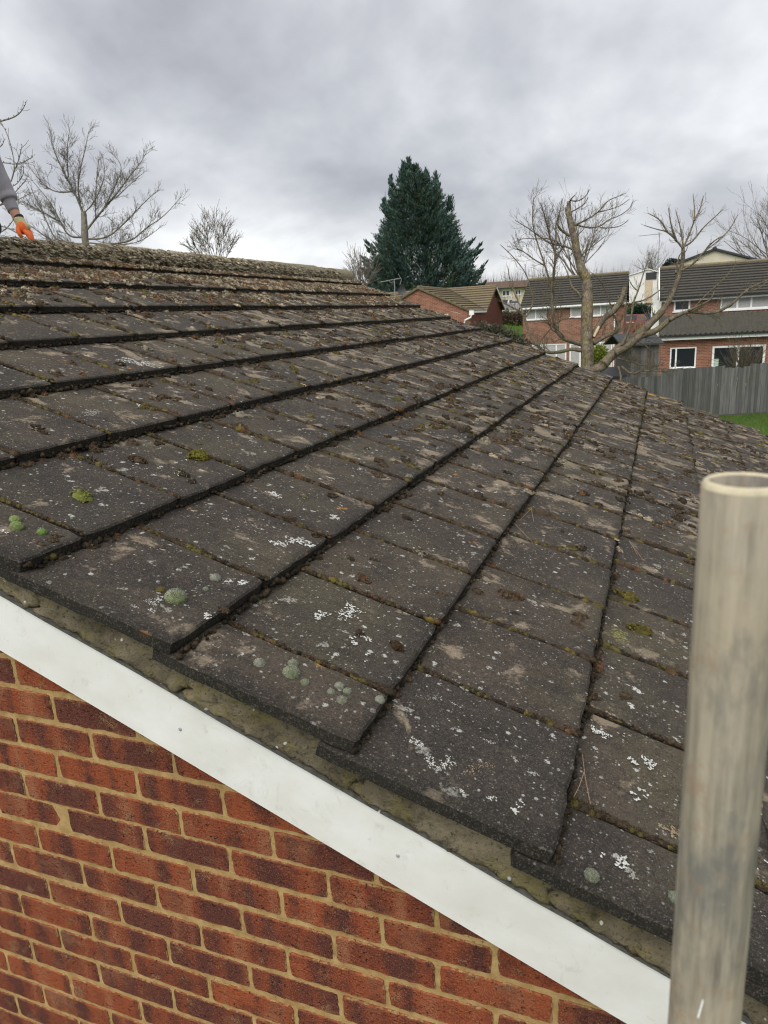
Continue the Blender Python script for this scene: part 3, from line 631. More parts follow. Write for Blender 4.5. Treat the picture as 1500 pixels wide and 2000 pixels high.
def build_moss():
    g = np.random.default_rng(5); fz = Fuzz()
    ph = g.random((40, 40))*6.28
    for k in range(-6, 9):                  # along the joints between tiles
        for ji, y in enumerate(JOINTS[k]):
            a, b = (k-1)*G+0.01, k*G-.004
            if k == -6: a = S_RIDGE+.05
            s = a; thick = g.uniform(.4, 1.35); hue = g.random(); gap0 = g.random()
            while s < b:
                d = dist_to_cam(s, y); env = 0.5+0.5*math.sin(s*17+ph[k+6, ji])+0.35*math.sin(s*43+ph[ji, k+6]*2)
                dens = thick*(0.30+0.75*max(0, env))*(1.15 if d > 2 else 1.0)
                rad = 0.0030+0.0060*max(0, dens)*g.uniform(.6, 1.25)
                if d > 2: rad *= 1.45
                if env > -0.1 or g.random() < .35:
                    c = pick(g, ((3, BROWN), (2.6, DKBR), (1.8*(hue+.3), OLIVE), (.6*hue, YEL), (0.5, RUST))) if env > .1 else pick(g, ((2, DKBR), (2, BROWN), (1, BLK)))
                    lo, sp = lod_for(d)
                    fz.cushion((s, y+.0015+g.normal(0, .0018), tile_n(s)-.001+g.normal(0, .0007)), rad*g.uniform(.9, 1.7), rad*g.uniform(.7, 1.05), rad*.8, c, 1 if lo == 2 else lo, int(sp*1.1), g, None, .50, .2, .2)
                s += rad*(.85 if d < 3 else 1.5)
    for k in range(-6, 8):                  # packed under the tails
        y = 0.012
        while y < ROOF_L-.01:
            s = k*G; d = dist_to_cam(s, y); env = math.sin(y*9+k*2.7)+.6*math.sin(y*23+k)+.4
            rad = (0.0045+0.0042*g.random())*(1 if env > 0 else .7)
            c = pick(g, ((3, DKBR), (3.4, BLK), (1.3, BROWN), (.3, OLIVE), (.06, RUST)))
            lo, sp = lod_for(d)
            if env > -0.75 or g.random() < .3:
                fz.cushion((s+0.001+abs(g.normal(0, .0035)), y, -STEP+0.003+abs(g.normal(0, .005))), rad*g.uniform(.7, 1.15), rad*g.uniform(.9, 1.5), rad*g.uniform(.7, 1.3), c, min(lo, 1), int(sp*.6), g, None, .5, .2, .2)
                if env > .75 and g.random() < .22:
                    r2 = rad*g.uniform(1.2, 2.1); fz.clump((s+r2*.9, y, tile_n(s+.01)), r2*1.15, r2*.8, pick(g, ((2, BROWN), (2.5, DKBR), (.25, RUST))), d, g, 1.0, BROWN)
            y += rad*(1.6 if d < 3 else 2.3)
    # scattered cushions, thick towards the ridge and the far end
    n = 0
    while n < 7500:
        s = g.uniform(S_RIDGE+.1, S_EAVE); y = g.uniform(0.02, ROOF_L-.02)
        up = max(0.0, min(1.0, (-.9-s)/1.3)); w = 0.065+0.36*min(1, max(0, (y-.5)/2.0))+1.0*up*up
        cl = 0.5+0.5*math.sin(s*5.3+2*math.sin(y*2.1))*math.sin(y*4.7+1.3*math.sin(s*3)); w *= .22+1.75*cl*cl
        n += 1
        if g.random() > w: continue
        d = dist_to_cam(s, y); lo, sp = lod_for(d)
        top = ((2.2, TBR), (1.6, TGREY), (1.3, TPALE), (1.2*up, TRUST), (.6, OLIVE), (1, BROWN)) if g.random() < up+.05 else ((3.5, BROWN), (2.6, DKBR), (.9, OLIVE), (.12, YEL), (.8, GREY), (.25, RUST))
        c = pick(g, top)
        for q in range(1 if g.random() < .5 else g.integers(2, 6)):
            rad = g.uniform(.006, .0165)*(1.25 if d > 2.6 else (1 if d > 1.7 else .8))
            ss, yy = s+g.normal(0, .013)*(q > 0), y+g.normal(0, .016)*(q > 0)
            if ss > S_EAVE-.02 or not 0.01 < yy < ROOF_L-.01: continue
            fz.clump((ss, yy, tile_n(ss)), rad, rad*g.uniform(.4, .75), c, d, g, g.uniform(.8, 1.5), pick(g, ((1, BROWN), (1, DKBR), (.6, GREY), (.3, OLIVE))))
    # top two courses almost carpeted in long moss
    d0 = dist_to_cam
    for i in range(4000):
        s = S_RIDGE+.10+abs(g.normal(0, .36)); y = g.uniform(1.2, ROOF_L)
        if s > -1.35 or (s > -2.1 and math.sin(s*11+y*2.3)+math.sin(y*5.1-s*4) < -.5): continue
        cl = math.sin(y*3.1+math.sin(s*9))+math.sin(y*7.3)*.5
        rad = g.uniform(.010, .024); c = pick(g, ((2.0, TGREY), (1.8, TPALE), (2.4, TBR), (3.2 if cl > .4 else .4, TRUST), (.4, OLIVE), (.8, BROWN)))
        fz.clump((s, y, tile_n(s)), rad, rad*.42, c, max(d0(s, y), 2.8), g, g.uniform(1.0, 1.9), pick(g, ((1, TBR), (1, TGREY), (.5, BROWN))))
    # the ridge tiles' shaggy coat, slope side
    for i in range(5200):
        y = g.uniform(1.4, 6.6); a = g.uniform(math.radians(-10), math.radians(66 if g.random() < .8 else 84)); q = 0.1265
        if y < 3.02: q = .105
        x, z = XR+math.cos(a)*q*1.06, ZR-.03+math.sin(a)*q*.80
        s_, n_ = x*CP-z*SP, x*SP+z*CP
        bare = math.sin(y*5.1)+math.sin(y*2.2+1)
        if y > 5.6 and g.random() < .75: continue
        if bare < -1.0 and g.random() < .6: continue
        rad = g.uniform(.005, .011); c = pick(g, ((3.0, (.30, .27, .2)), (3.0, (.46, .39, .28)), (.4, OLIVE), (1.3, TBR), (.2, RUST), (.4, BROWN)))
        fz.cushion((s_, y, n_-.003), rad*2.8, rad*.75, rad*.7, c, 1, 8 if y < 4.2 else 4, g, None, 1.3, .25, .12)
    fz.build('moss', M['moss'], 'stuff')
build_moss()
def build_lichen():
    g = np.random.default_rng(21); V, F, C = [], [], []; cnt = [0]
    WH = (0.64, 0.64, 0.60); GR = (0.33, 0.33, 0.295); TAN = (0.33, 0.255, 0.165); YE = (0.52, 0.30, 0.03); YG = (0.25, 0.25, 0.075)
    def flake(s, y, r, c):
        m = 8; a = np.arange(m)*2*math.pi/m+g.random(); rr = r*g.uniform(.55, 1.2, m)
        n0 = tile_n(s)
        ring = np.stack([s+np.cos(a)*rr, y+np.sin(a)*rr, np.array([tile_n(min(s+math.cos(t)*q, math.ceil(s/G-1e-6)*G)) for t, q in zip(a, rr)])+.0002], 1)
        cen = np.array([[s, y, n0+.0007+r*.06]]); b = cnt[0]
        V.append(np.concatenate([cen, ring])); F.append(np.array([[b, b+1+i, b+1+(i+1) % m] for i in range(m)])); C.append(np.tile(np.clip(np.array(c)*g.uniform(.75, 1.15), 0, 1), (m+1, 1))); cnt[0] += m+1
    def patch(s, y, R, c, n=None, ring=False):
        k = math.ceil(s/G-1e-6)
        pa, pb, pc = g.random(3)*6.28; n = n or int(60+R*6500)
        for i in range(n):
            q = R*(g.random()**.62 if not ring else g.uniform(.55, 1))*1.1; a = g.random()*6.283
            ss, yy = s+q*math.cos(a), y+q*math.sin(a)*g.uniform(.8, 1.1)
            if not ((k-1)*G+.004 < ss < k*G-.005) or yy < .004: continue
            if q/R > .72+.3*math.sin(a*2+pa)+.22*math.sin(a*5+pb): continue
            if math.sin(ss*520+pa)+math.sin(yy*470+pb)+.7*math.sin((ss+yy)*900+pc) < -0.85: continue
            flake(ss, yy, g.uniform(.0006, .0022)*(1+R*9), c)
    for px, py, rp, c, rg in ((685, 1190, 27, WH, 0), (630, 1193, 15, WH, 0), (703, 1248, 18, WH, 1), (820, 1437, 13, WH, 0), (848, 1480, 17, WH, 0), (876, 1483, 20, WH, 0), (845, 1350, 22, GR, 0), (893, 1374, 14, WH, 1), (1082, 1470, 26, GR, 0), (1053, 1337, 22, TAN, 0), (915, 1322, 24, GR, 1),
                              (545, 1062, 15, WH, 0), (580, 1058, 20, WH, 0), (605, 1070, 9, WH, 0), (538, 957, 14, WH, 0), (1223, 1673, 15, WH, 0), (1240, 1695, 12, GR, 0), (1180, 1417, 16, WH, 0), (1272, 1482, 14, WH, 0), (1242, 1476, 9, WH, 0), (1262, 1540, 10, WH, 1), (1245, 1545, 10, WH, 1), (1322, 1620, 22, TAN, 0),
                              (280, 1072, 10, WH, 0), (315, 1082, 13, WH, 0), (318, 1094, 9, WH, 0), (217, 1112, 11, WH, 0), (245, 1124, 12, WH, 0), (137, 1137, 10, WH, 0), (139, 1149, 6, WH, 0), (360, 1129, 13, GR, 0), (270, 1147, 15, WH, 0), (295, 1174, 12, WH, 0), (310, 1168, 12, WH, 0), (262, 1182, 7, WH, 0), (295, 1191, 8, WH, 0), (473, 1141, 10, WH, 0), (446, 1137, 6, WH, 0), (404, 1209, 9, WH, 0), (329, 1234, 7, WH, 0), (362, 1231, 6, WH, 0), (242, 1102, 7, YE, 0),
                              (710, 1082, 12, WH, 0), (720, 1090, 10, WH, 0), (775, 1120, 18, TAN, 0), (762, 1140, 12, WH, 0), (735, 1110, 9, GR, 0), (1040, 1510, 10, WH, 1), (1038, 1512, 8, WH, 0), (962, 1557, 8, WH, 0), (1015, 1571, 9, WH, 1), (1005, 1584, 7, WH, 0), (905, 1541, 6, WH, 0), (958, 1445, 9, WH, 0), (1005, 1481, 7, WH, 0), (1008, 1484, 6, WH, 0), (860, 1400, 7, WH, 0), (952, 1401, 7, WH, 0), (1004, 1444, 7, GR, 0), (925, 1500, 16, TAN, 0), (950, 1490, 14, TAN, 0),
                              (990, 1313, 10, WH, 1), (1045, 1300, 8, WH, 1), (942, 1322, 6, WH, 0), (948, 1296, 6, WH, 0), (1093, 1370, 6, WH, 0), (1250, 1340, 9, WH, 0), (1238, 1369, 8, WH, 0), (1200, 1385, 10, TAN, 0), (1215, 1228, 24, YG, 0), (850, 1260, 10, YG, 0),
                              (145, 992, 10, WH, 0), (120, 985, 12, GR, 0), (78, 972, 9, WH, 0), (140, 937, 12, WH, 0), (295, 981, 9, WH, 0), (348, 926, 7, WH, 0), (270, 708, 32, WH, 0), (890, 610, 9, WH, 0), (665, 830, 14, WH, 0), (455, 776, 12, YE, 0), (110, 843, 9, YE, 0), (180, 802, 18, GR, 0), (275, 790, 10, WH, 0), (655, 1012, 10, WH, 0), (935, 957, 8, WH, 0)):
        s, y, t = roof_hit(px, py, -.008); R = rp*t/FPX
        patch(s, y, R*1.3, c, int(90+R*9500), bool(rg))
    # yellow lichen along the far verge
    for px, py in ((1010, 668), (1030, 676), (1048, 683), (1088, 697), (1225, 745), (1240, 750), (1255, 756), (1282, 768), (1270, 762), (1325, 785), (1440, 818), (1455, 825)):
        s, y, t = roof_hit(px, py+2, -.004); y = min(y, ROOF_L-.05); [patch(s+g.normal(0, .05), y-abs(g.normal(0, .06)), .055, YE, 420) for _ in range(4)]
    for i in range(1500):
        s = g.uniform(S_RIDGE+.15, S_EAVE-.02); y = g.uniform(.02, ROOF_L-.03)
        c = WH if g.random() < .75 else (GR if g.random() < .6 else TAN)
        R = g.choice([.002, .003, .0045, .007, .011, .018], p=[.3, .28, .2, .12, .07, .03])
        patch(s, y, R, c, int(4+R*3600), g.random() < .2)
    fz = Fuzz(); fz.V, fz.F, fz.C = V, F, C
    fz.build('lichen', M['lichen'], 'stuff')
build_lichen()
# single cushions big enough to point at
def moss_cushion(px, py, rp, colr, hair, label, flat=.8):
    s, y, t = roof_hit(px, py+rp*.55, -.006); R = rp*t/FPX; g = np.random.default_rng(int(px*7+py))
    fz = Fuzz()
    if hair in (RUST, BROWN, OLIVE, YEL) or flat < .7: fz.clump((s, y, tile_n(s)), R*1.05, R*.62, colr, 1.0, g, 1.2, hair, (90, 9, .15))
    else: fz.cushion((s, y, tile_n(s)+R*.08), R, R, R*flat, colr, 3, 1500 if rp > 13 else 700, g, hair, .17, .055, .13)
    o = fz.build('moss_cushion', M['moss'], None, None, tuple(RP(s, y, tile_n(s))))
    tag(o, label, 'moss cushion', 'moss cushions on the roof tiles')
for a in ((343, 1157, 21, GREEN, HOAR, 'large bright green dome of moss alone on the second gable-edge tile from the left'),
          (421, 1124, 11, (.20, .205, .165), HOAR, 'small grey moss dome up the slope from the large bright green dome'),
          (402, 1148, 6, (.15, .16, .12), HOAR, 'tiny grey moss dot just below the small grey dome near the big green dome'),
          (571, 1300, 17, (.14, .17, .09), HOAR, 'green moss dome against the mossy joint, biggest of the cluster at the gable edge'),
          (575, 1284, 11, (.17, .18, .13), HOAR, 'grey-green moss dome touching the upper side of the biggest clustered dome'),
          (510, 1279, 12, (.20, .205, .165), HOAR, 'grey-green moss dome beside the shaggy brown tuft near the gable edge'),
          (597, 1325, 9, (.15, .17, .10), HOAR, 'small green moss dome just down from the biggest clustered dome'),
          (663, 1335, 10, (.20, .205, .165), HOAR, 'pale moss dome at the upper end of the far group by the joint'),
          (678, 1347, 9, (.15, .18, .11), HOAR, 'green moss dome directly below the pale one of the far group'),
          (647, 1347, 8, (.16, .18, .12), HOAR, 'small green moss dome at the uphill side of the far group'),
          (667, 1364, 11, (.17, .165, .12), HOAR, 'grey moss dome next to a dark brown tuft at the bottom of the far group'),
          (740, 1367, 10, (.20, .205, .165), HOAR, 'pale grey moss dome on the very corner of the third gable-edge tile'),
          (1165, 1687, 15, (.12, .13, .09), HOAR, 'spiky grey-green moss dome on the lowest tile beside a white lichen patch'),
          (1322, 1740, 13, (.15, .17, .12), HOAR, 'pale moss dome half hidden behind the scaffold pole'),
          (163, 959, 19, (.16, .18, .045), YEL, 'flat yellow-green moss dome on a left-hand tile away from any joint'),
          (30, 1006, 11, (.17, .22, .075), (.28, .33, .16), 'vivid light green moss tuft at the left frame edge, upper of the pair'),
          (33, 1020, 13, (.17, .22, .08), (.28, .33, .17), 'vivid light green moss tuft at the left frame edge, lower of the pair'),
          (82, 1036, 9, (.14, .22, .06), (.22, .3, .12), 'little light green moss pad right of the vivid green pair'),
          (270, 883, 13, BROWN, RUST, 'round brown moss clump on the fourth course near the left edge of the roof'),
          (390, 879, 18, (.13, .12, .02), YEL, 'yellow-olive moss clump in the middle of the left-hand tiles'),
          (775, 1258, 12, (.05, .028, .015), BROWN, 'dark red-brown moss tuft above a beige lichen patch'),
          (712, 1117, 14, BROWN, RUST, 'rusty brown moss tuft among white lichen spots on a middle tile'),
          (1000, 1147, 18, BROWN, RUST, 'wide brown moss mound below the mossy joint in the right-hand tiles'),
          (1257, 1214, 17, (.10, .085, .02), OLIVE, 'olive moss mound on a tile left of the scaffold pole'),
          (1230, 1147, 17, (.11, .09, .02), OLIVE, 'larger olive moss mound up the slope, left of the scaffold pole')):
    moss_cushion(*a)
def needle(pts, label, rad=.0009):
    mb = MB(); P3 = []
    root = None
    for chain in pts:
        q = []
        for px, py, lift in chain:
            s, y, t = roof_hit(px, py, -.004); q.append(RP(s, y, tile_n(s)+.002+lift))
        mb.tube(q, rad, 5)
    o = mb.build('pine_needle', M['needle']); tag(o, label, 'pine needle', 'fallen pine needles on the roof')
M['needle'] = plain('dry_needle', (0.26, 0.17, 0.11), 0.7, 0.2, 40)
needle([[(1146, 1458, .003), (1149, 1492, .005), (1140, 1520, .003), (1131, 1538, 0)], [(1149, 1494, .005), (1155, 1525, .004), (1163, 1554, 0)]], 'brown forked pine needle on the tile left of the scaffold pole')
needle([[(1005, 1010, .006), (1022, 1028, .004), (1044, 1051, .001)]], 'straight pale pine needle beside the fourth tile edge')
needle([[(1040, 988, .012), (1030, 996, .006), (1022, 1003, .001)], [(1040, 988, .012), (1043, 1000, .006), (1047, 1011, .001)]], 'short bent pine needle just above the straight pale one')
needle([[(1232, 1050, .006), (1245, 1066, .004), (1256, 1081, .001)], [(1233, 1049, .006), (1242, 1063, .003), (1249, 1076, .001)]], 'paired pine needles lying up the slope left of the pole top')

# ------------------------------------------------------------------ scaffold pole
def build_pole():
    px, py, zt = 1.2204, -0.5211, 0.3157
    o = empty('scaffold_pole', (px, py, Z0)); tag(o, 'weathered grey steel scaffold tube standing upright in front of the roof', 'scaffold pole')
    H = zt-Z0; ro, ri = .02415, .0195; n = 40; mb = MB()
    zs = [0, H-1.6, H-.8, H-.4, H-.2, H-.1, H-.004]; v = []; f = []
    prof = [(ro, z) for z in zs]+[(ro-.0012, H-.0008), (ro-.0025, H), (ri+.001, H), (ri, H-.0015), (ri, H-.12), (ri, H-.6)]
    mi = []
    for r_, z in prof: v += [(r_*math.cos(2*math.pi*a/n), r_*math.sin(2*math.pi*a/n), z) for a in range(n)]
    for i in range(len(prof)-1):
        for a in range(n):
            f.append((i*n+a, i*n+(a+1) % n, (i+1)*n+(a+1) % n, (i+1)*n+a)); mi.append(1 if 6 <= i <= 9 else 0)
    link('tube', mesh('tube', v, f, [M['pole'], M['pole_rim']], mi, smooth=True), o)
    b = MB(); b.box(-.075, .075, -.075, .075, 0, .006); b.tube([(0, 0, .006), (0, 0, .05)], .017, 12); b.build('base_plate', M['galv'], o)
    s = MB(); p = wall_pt(1371, 1915, py); a = math.atan2(CAM[1]-py, CAM[0]-px)-.10
    c_, s_ = math.cos(a), math.sin(a)
    link('paint_scratch', mesh('paint_scratch', [(c_*(ro+.0004)-s_*w, s_*(ro+.0004)+c_*w, p.z-Z0+z) for w, z in ((-.0018, -.008), (-.0006, -.009), (.0016, .008), (.0008, .010))], [(0, 1, 2, 3)], M['pvc']), o)
build_pole()
# ==================================================================== BACKGROUND
# ---- trees
class Tree:
    def __init__(s, seed): s.r = random.Random(seed); s.tr = MB(); s.cr = MB()
    def limb(s, pts, r0, r1, sides=7, trunk=False, smooth=2):
        pts = [Vector(p) for p in pts]
        for _ in range(smooth):             # round the corners
            q = [pts[0]]
            for a, b in zip(pts[:-1], pts[1:]): q += [a.lerp(b, .25), a.lerp(b, .75)]
            pts = q+[pts[-1]]
        n = len(pts); rad = [r0+(r1-r0)*(i/(n-1)) for i in range(n)]
        rad = [x*(1+s.r.uniform(-.08, .10)) for x in rad]
        (s.tr if trunk else s.cr).tube(pts, rad, sides); return pts, rad
    def grow(s, p, d, L, r, lvl, up=.12, wig=.22, kids=(3, 5), spread=(.45, 1.0), rmin=.004, ratio=(.5, .75)):
        R = s.r; n = 4 if lvl == 0 else 6; d = d.normalized(); pts = [p.copy()]; rad = [r]; dirs = [d.copy()]
        for i in range(n):
            d = (d+Vector((R.gauss(0, wig), R.gauss(0, wig), R.gauss(0, wig)+up))).normalized(); p = p+d*(L/n); pts.append(p.copy()); dirs.append(d.copy())
            rad.append(max(rmin, r*(1-.62*(i+1)/n)))
        s.cr.tube(pts, rad, 5 if r > .03 else (4 if r > .012 else 3), cap=False)
        if lvl > 0:
            for j in range(R.randint(*kids)):
                t = R.uniform(.22, 1.0); i = min(n, int(t*n)+1) if t < 1 else n; s.side(pts[i], dirs[i], L*R.uniform(*ratio), max(rmin, rad[i]*.68), lvl-1, up, wig, kids, spread, rmin, ratio)
    def side(s, p, d, L, r, lvl, up=.12, wig=.22, kids=(3, 5), spread=(.45, 1.0), rmin=.004, ratio=(.5, .75)):
        R = s.r; a = d.cross(Vector((R.gauss(0, 1), R.gauss(0, 1), R.gauss(0, 1)))); a = a.normalized() if a.length > 1e-6 else Vector((1, 0, 0))
        q = R.uniform(*spread); s.grow(p, d*math.cos(q)+a*math.sin(q), L, r, lvl, up, wig, kids, spread, rmin, ratio)
    def sprout(s, pts, rad, n, L, lvl, t0=.2, **k):
        R = s.r
        for j in range(n):
            t = R.uniform(t0, 1); i = min(len(pts)-2, int(t*(len(pts)-1))); d = (pts[i+1]-pts[i])
            s.side(pts[i], d.normalized() if d.length > 1e-6 else Vector((0, 0, 1)), L*R.uniform(.6, 1.3)*(1.05-.45*t), max(.0035, rad[i]*R.uniform(.2, .42)), lvl if t < .62 else max(0, lvl-1), **k)
    def done(s, name, label, cat, base, mat_t, mat_c, group=None):
        o = empty(name, base); tag(o, label, cat, group); inv = Vector(base)
        for nm, mb, m in (('trunk', s.tr, mat_t), ('crown', s.cr, mat_c)):
            if mb.v: mb.v = [(x-inv.x, y-inv.y, z-inv.z) for x, y, z in mb.v]; mb.build(nm, m, o, smooth=True)
        return o
def mat_bark(name, a, b, li, mf=.5):
    t = NT(name); p = t.tc.outputs['Object']; n = t.noise(p, 5, 5, .65); n2 = t.noise(p, 2.2, 4, .6); g = t.noise(t.mapping(p, (1, 1, .35)), 34, 4, .7)
    c = t.mix(t.map(n, .35, .68), a, b); c = t.mix(t.map(n2, .48, .66, 0, mf), c, li); c = t.mix(t.map(g, .42, .62, 0, .75), c, tuple(x*.35 for x in a))
    return t.done(c, .95, t.bump(g, .8, .02), .15)
M['bark'] = mat_bark('pruned_bark', (.11, .088, .064), (.33, .275, .205), (.26, .215, .07), .7)
M['bark_twig'] = mat_bark('twig_bark', (.12, .10, .073), (.255, .215, .155), (.20, .17, .07), .4)
M['bark_grey'] = mat_bark('grey_bark', (.19, .17, .14), (.30, .275, .225), (.26, .245, .15), .35)
M['bark_far'] = mat_bark('far_bark', (.21, .18, .15), (.32, .28, .235), (.25, .225, .18), .3)
M['cut_wood'] = plain('cut_wood', (.52, .40, .27), .85, .2, 10)

def pruned_tree():
    T = Tree(3); D = 22.0; R = T.r
    def q(X, Y, dz=0.0, zoom=3):
        px, py = (960+X/4.763, 360+Y/4.763) if zoom == 3 else (1200+X/4.167, 380+Y/4.167)
        return P(px, py, D+dz)
    m = D/FPX/4.763
    base = q(890, 1690); base = Vector((base.x, base.y, Z0))
    T.limb([base, base.lerp(q(895, 1640), .5), q(893, 1640), q(882, 1400), q(890, 1150), q(893, 960), q(885, 880), q(840, 800)], 62*m, 42*m, 10, True)
    T.limb([q(850, 820), q(815, 700), q(800, 640), q(775, 520), q(748, 420), q(728, 320), q(712, 250)], 36*m, 26*m, 9, True)
    T.limb([q(722, 290), q(716, 230), q(720, 160)], 25*m, 19*m, 8, True, 1); T.limb([q(712, 262), q(695, 215)], 22*m, 16*m, 7, True, 0)
    kw = dict(up=.10, wig=.16, kids=(2, 5), spread=(.35, .8), rmin=.0034)
    def B(pts, r0, r1, n, L, lvl, t0=.15, zoom=3):
        dz = R.uniform(-.5, .5); ps = [q(x, y, dz*i/len(pts)*1.5, zoom) for i, (x, y) in enumerate(pts)]
        a, b = T.limb(ps, r0*m, r1*m, 6); T.sprout(a, b, int(n*1.1), L*.82, lvl, t0, **kw); return a, b
    B([(720, 170), (745, 130), (772, 105)], 8, 4, 2, .3, 1); B([(735, 150), (790, 160), (850, 135), (892, 90), (907, 45)], 7, 2.5, 5, .35, 1)
    B([(745, 255), (800, 225), (860, 190), (900, 120)], 7, 3, 6, .4, 1); B([(765, 385), (840, 350), (900, 320), (1000, 255), (1080, 150), (1160, 120), (1255, 80)], 10, 2.5, 12, .55, 1)
    B([(1000, 258), (1100, 235), (1200, 200), (1280, 140)], 6, 2.5, 6, .4, 1); B([(790, 375), (870, 402), (1000, 402), (1090, 325), (1180, 300), (1290, 225), (1315, 160)], 9, 2.5, 12, .5, 1)
    B([(1010, 402), (1100, 408), (1200, 390), (1272, 335)], 6, 2.5, 6, .4, 1)
    B([(728, 480), (680, 450), (640, 420), (615, 380)], 14, 9, 0, .3, 0); B([(615, 385), (630, 280), (645, 200), (662, 135)], 6, 2.5, 4, .3, 1)
    B([(752, 600), (660, 570), (560, 560), (440, 480), (330, 400), (220, 335)], 11, 2.5, 14, .6, 2); B([(640, 565), (540, 500), (440, 510), (300, 500), (200, 540)], 7, 2, 10, .5, 1)
    B([(800, 470), (860, 420), (880, 330)], 6, 2.5, 4, .4, 1); B([(790, 700), (860, 640), (960, 560), (1060, 480)], 8, 2.5, 9, .6, 2)
    B([(835, 1065), (800, 1000), (750, 965), (728, 900), (716, 860)], 15, 9, 0, .3, 0); B([(718, 862), (690, 780), (640, 700)], 7, 2.5, 4, .35, 1)
    # low left limb that climbs into a second crown
    B([(840, 1490), (760, 1470), (680, 1440), (620, 1390), (582, 1290), (566, 1150), (556, 960), (585, 800), (592, 640), (605, 500), (590, 380), (640, 250)], 24, 4, 40, .85, 2, .2)
    B([(556, 960), (500, 760), (430, 560), (380, 380), (385, 200), (396, 120)], 11, 2.5, 20, .7, 2); B([(590, 640), (540, 480), (500, 310), (455, 170)], 9, 2.5, 16, .6, 2)
    B([(500, 760), (380, 690), (280, 610), (200, 600)], 8, 2.5, 14, .6, 2); B([(590, 700), (680, 560), (700, 430)], 8, 2.5, 10, .5, 1)
    # lowest left limb along the roof edge
    B([(838, 1545), (740, 1530), (650, 1560), (510, 1570), (420, 1500), (352, 1400), (312, 1250), (285, 1190), (200, 1150), (110, 1100)], 22, 5, 26, .5, 2, .3)
    B([(300, 1200), (240, 1080), (170, 900), (150, 760)], 9, 2.5, 10, .5, 1); B([(325, 1230), (400, 1090), (360, 960), (320, 820), (200, 670), (80, 560)], 9, 3, 9, .45, 1)
    B([(420, 1500), (560, 1330), (640, 1260), (760, 1240)], 6, 2, 8, .4, 1)
    # right hand limbs
    B([(950, 1480), (1050, 1415), (1160, 1370), (1200, 1310), (1140, 1230), (1112, 1150)], 22, 8, 22, .5, 2, .2); B([(1112, 1150), (1080, 1020), (1010, 890), (930, 820)], 8, 2.5, 8, .5, 1)
    a, b = B([(940, 1420), (990, 1330), (1050, 1235), (1120, 1200), (1210, 1080), (1240, 960)], 30, 24, 7, .5, 1)
    T.limb([q(965, 1400), q(985, 1345), q(1010, 1310)], 17*m, 15*m, 8)
    k = 4.763/4.167
    def C(pts, r0, r1, n, L, lvl, t0=.15): return B(pts, r0*k, r1*k, n, L, lvl, t0, 4)
    b0 = [(-90, 1385), (-40, 1330), (0, 1285), (100, 1200), (230, 1110), (330, 1010), (400, 940), (480, 800), (530, 650), (560, 540), (558, 430)]
    C(b0, 44, 13, 10, .5, 2, .3)
    T.limb([base, q(850, 1730, 0), q(-120, 1420, .1, 4), q(-70, 1360, .1, 4)], 40*m, 46*m, 9, True)
    C([(0, 1290), (110, 1240), (200, 1150), (330, 1120), (450, 1015)], 36, 20, 3, .4, 1)
    C([(450, 1020), (520, 980), (600, 950), (720, 965), (820, 965), (950, 900), (1050, 800), (1120, 750), (1260, 690)], 20, 5, 16, .55, 2); C([(1050, 800), (1150, 780), (1270, 690)], 6, 2, 8, .4, 1)
    C([(600, 945), (700, 900), (800, 850), (815, 745)], 10, 6, 3, .3, 1); C([(640, 930), (760, 800), (880, 700), (960, 610), (990, 560)], 6, 2, 6, .35, 1)
    for pts, n in (([(558, 440), (510, 380), (430, 300), (350, 285), (240, 250)], 12), ([(430, 300), (370, 200), (270, 150)], 8), ([(505, 375), (460, 250), (440, 110)], 9), ([(560, 430), (545, 300), (500, 130)], 10), ([(560, 430), (610, 330), (660, 180), (640, 0)], 14),
                   ([(575, 420), (640, 380), (720, 270), (820, 180), (880, 125)], 13), ([(650, 210), (700, 120), (725, 10)], 8), ([(540, 620), (640, 570), (720, 470), (830, 390), (930, 300), (1005, 165)], 14), ([(720, 480), (800, 380), (900, 330)], 7), ([(500, 640), (525, 500), (540, 480)], 3)):
        C(pts, 9, 2.2, n, .42, 1)
    C([(60, 1230), (130, 1080), (150, 880), (195, 780), (250, 600), (292, 470)], 12, 2.5, 12, .5, 1); C([(150, 880), (250, 860), (340, 800), (420, 740)], 8, 2.5, 6, .4, 1); C([(195, 790), (140, 740), (120, 690)], 5, 2, 3, .3, 1)
    C([(60, 1400), (140, 1470), (220, 1430), (400, 1440), (570, 1420)], 9, 2.5, 26, .5, 2); C([(30, 1400), (60, 1500), (20, 1560)], 10, 5, 2, .2, 0); C([(140, 1200), (240, 1210), (330, 1300)], 7, 2, 14, .45, 2); C([(20, 1330), (120, 1360), (260, 1400), (380, 1390)], 7, 2, 18, .45, 2); C([(200, 1160), (300, 1170), (430, 1160)], 6, 2, 5, .35, 1)
    o = T.done('pruned_tree', 'pruned bare tree with thick lopped trunk and spreading limbs behind the far roof edge', 'tree', base, M['bark'], M['bark_twig'])
    mb = MB(); a_ = q(1000, 1322, -.08)-base; b_ = q(952, 1420, -.12)-base; mb.tube([b_, a_.lerp(b_, .5), a_], [10*m, 15*m, 11*m], 8); mb.build('torn_branch', M['cut_wood'], o)
    return o
pruned_tree()

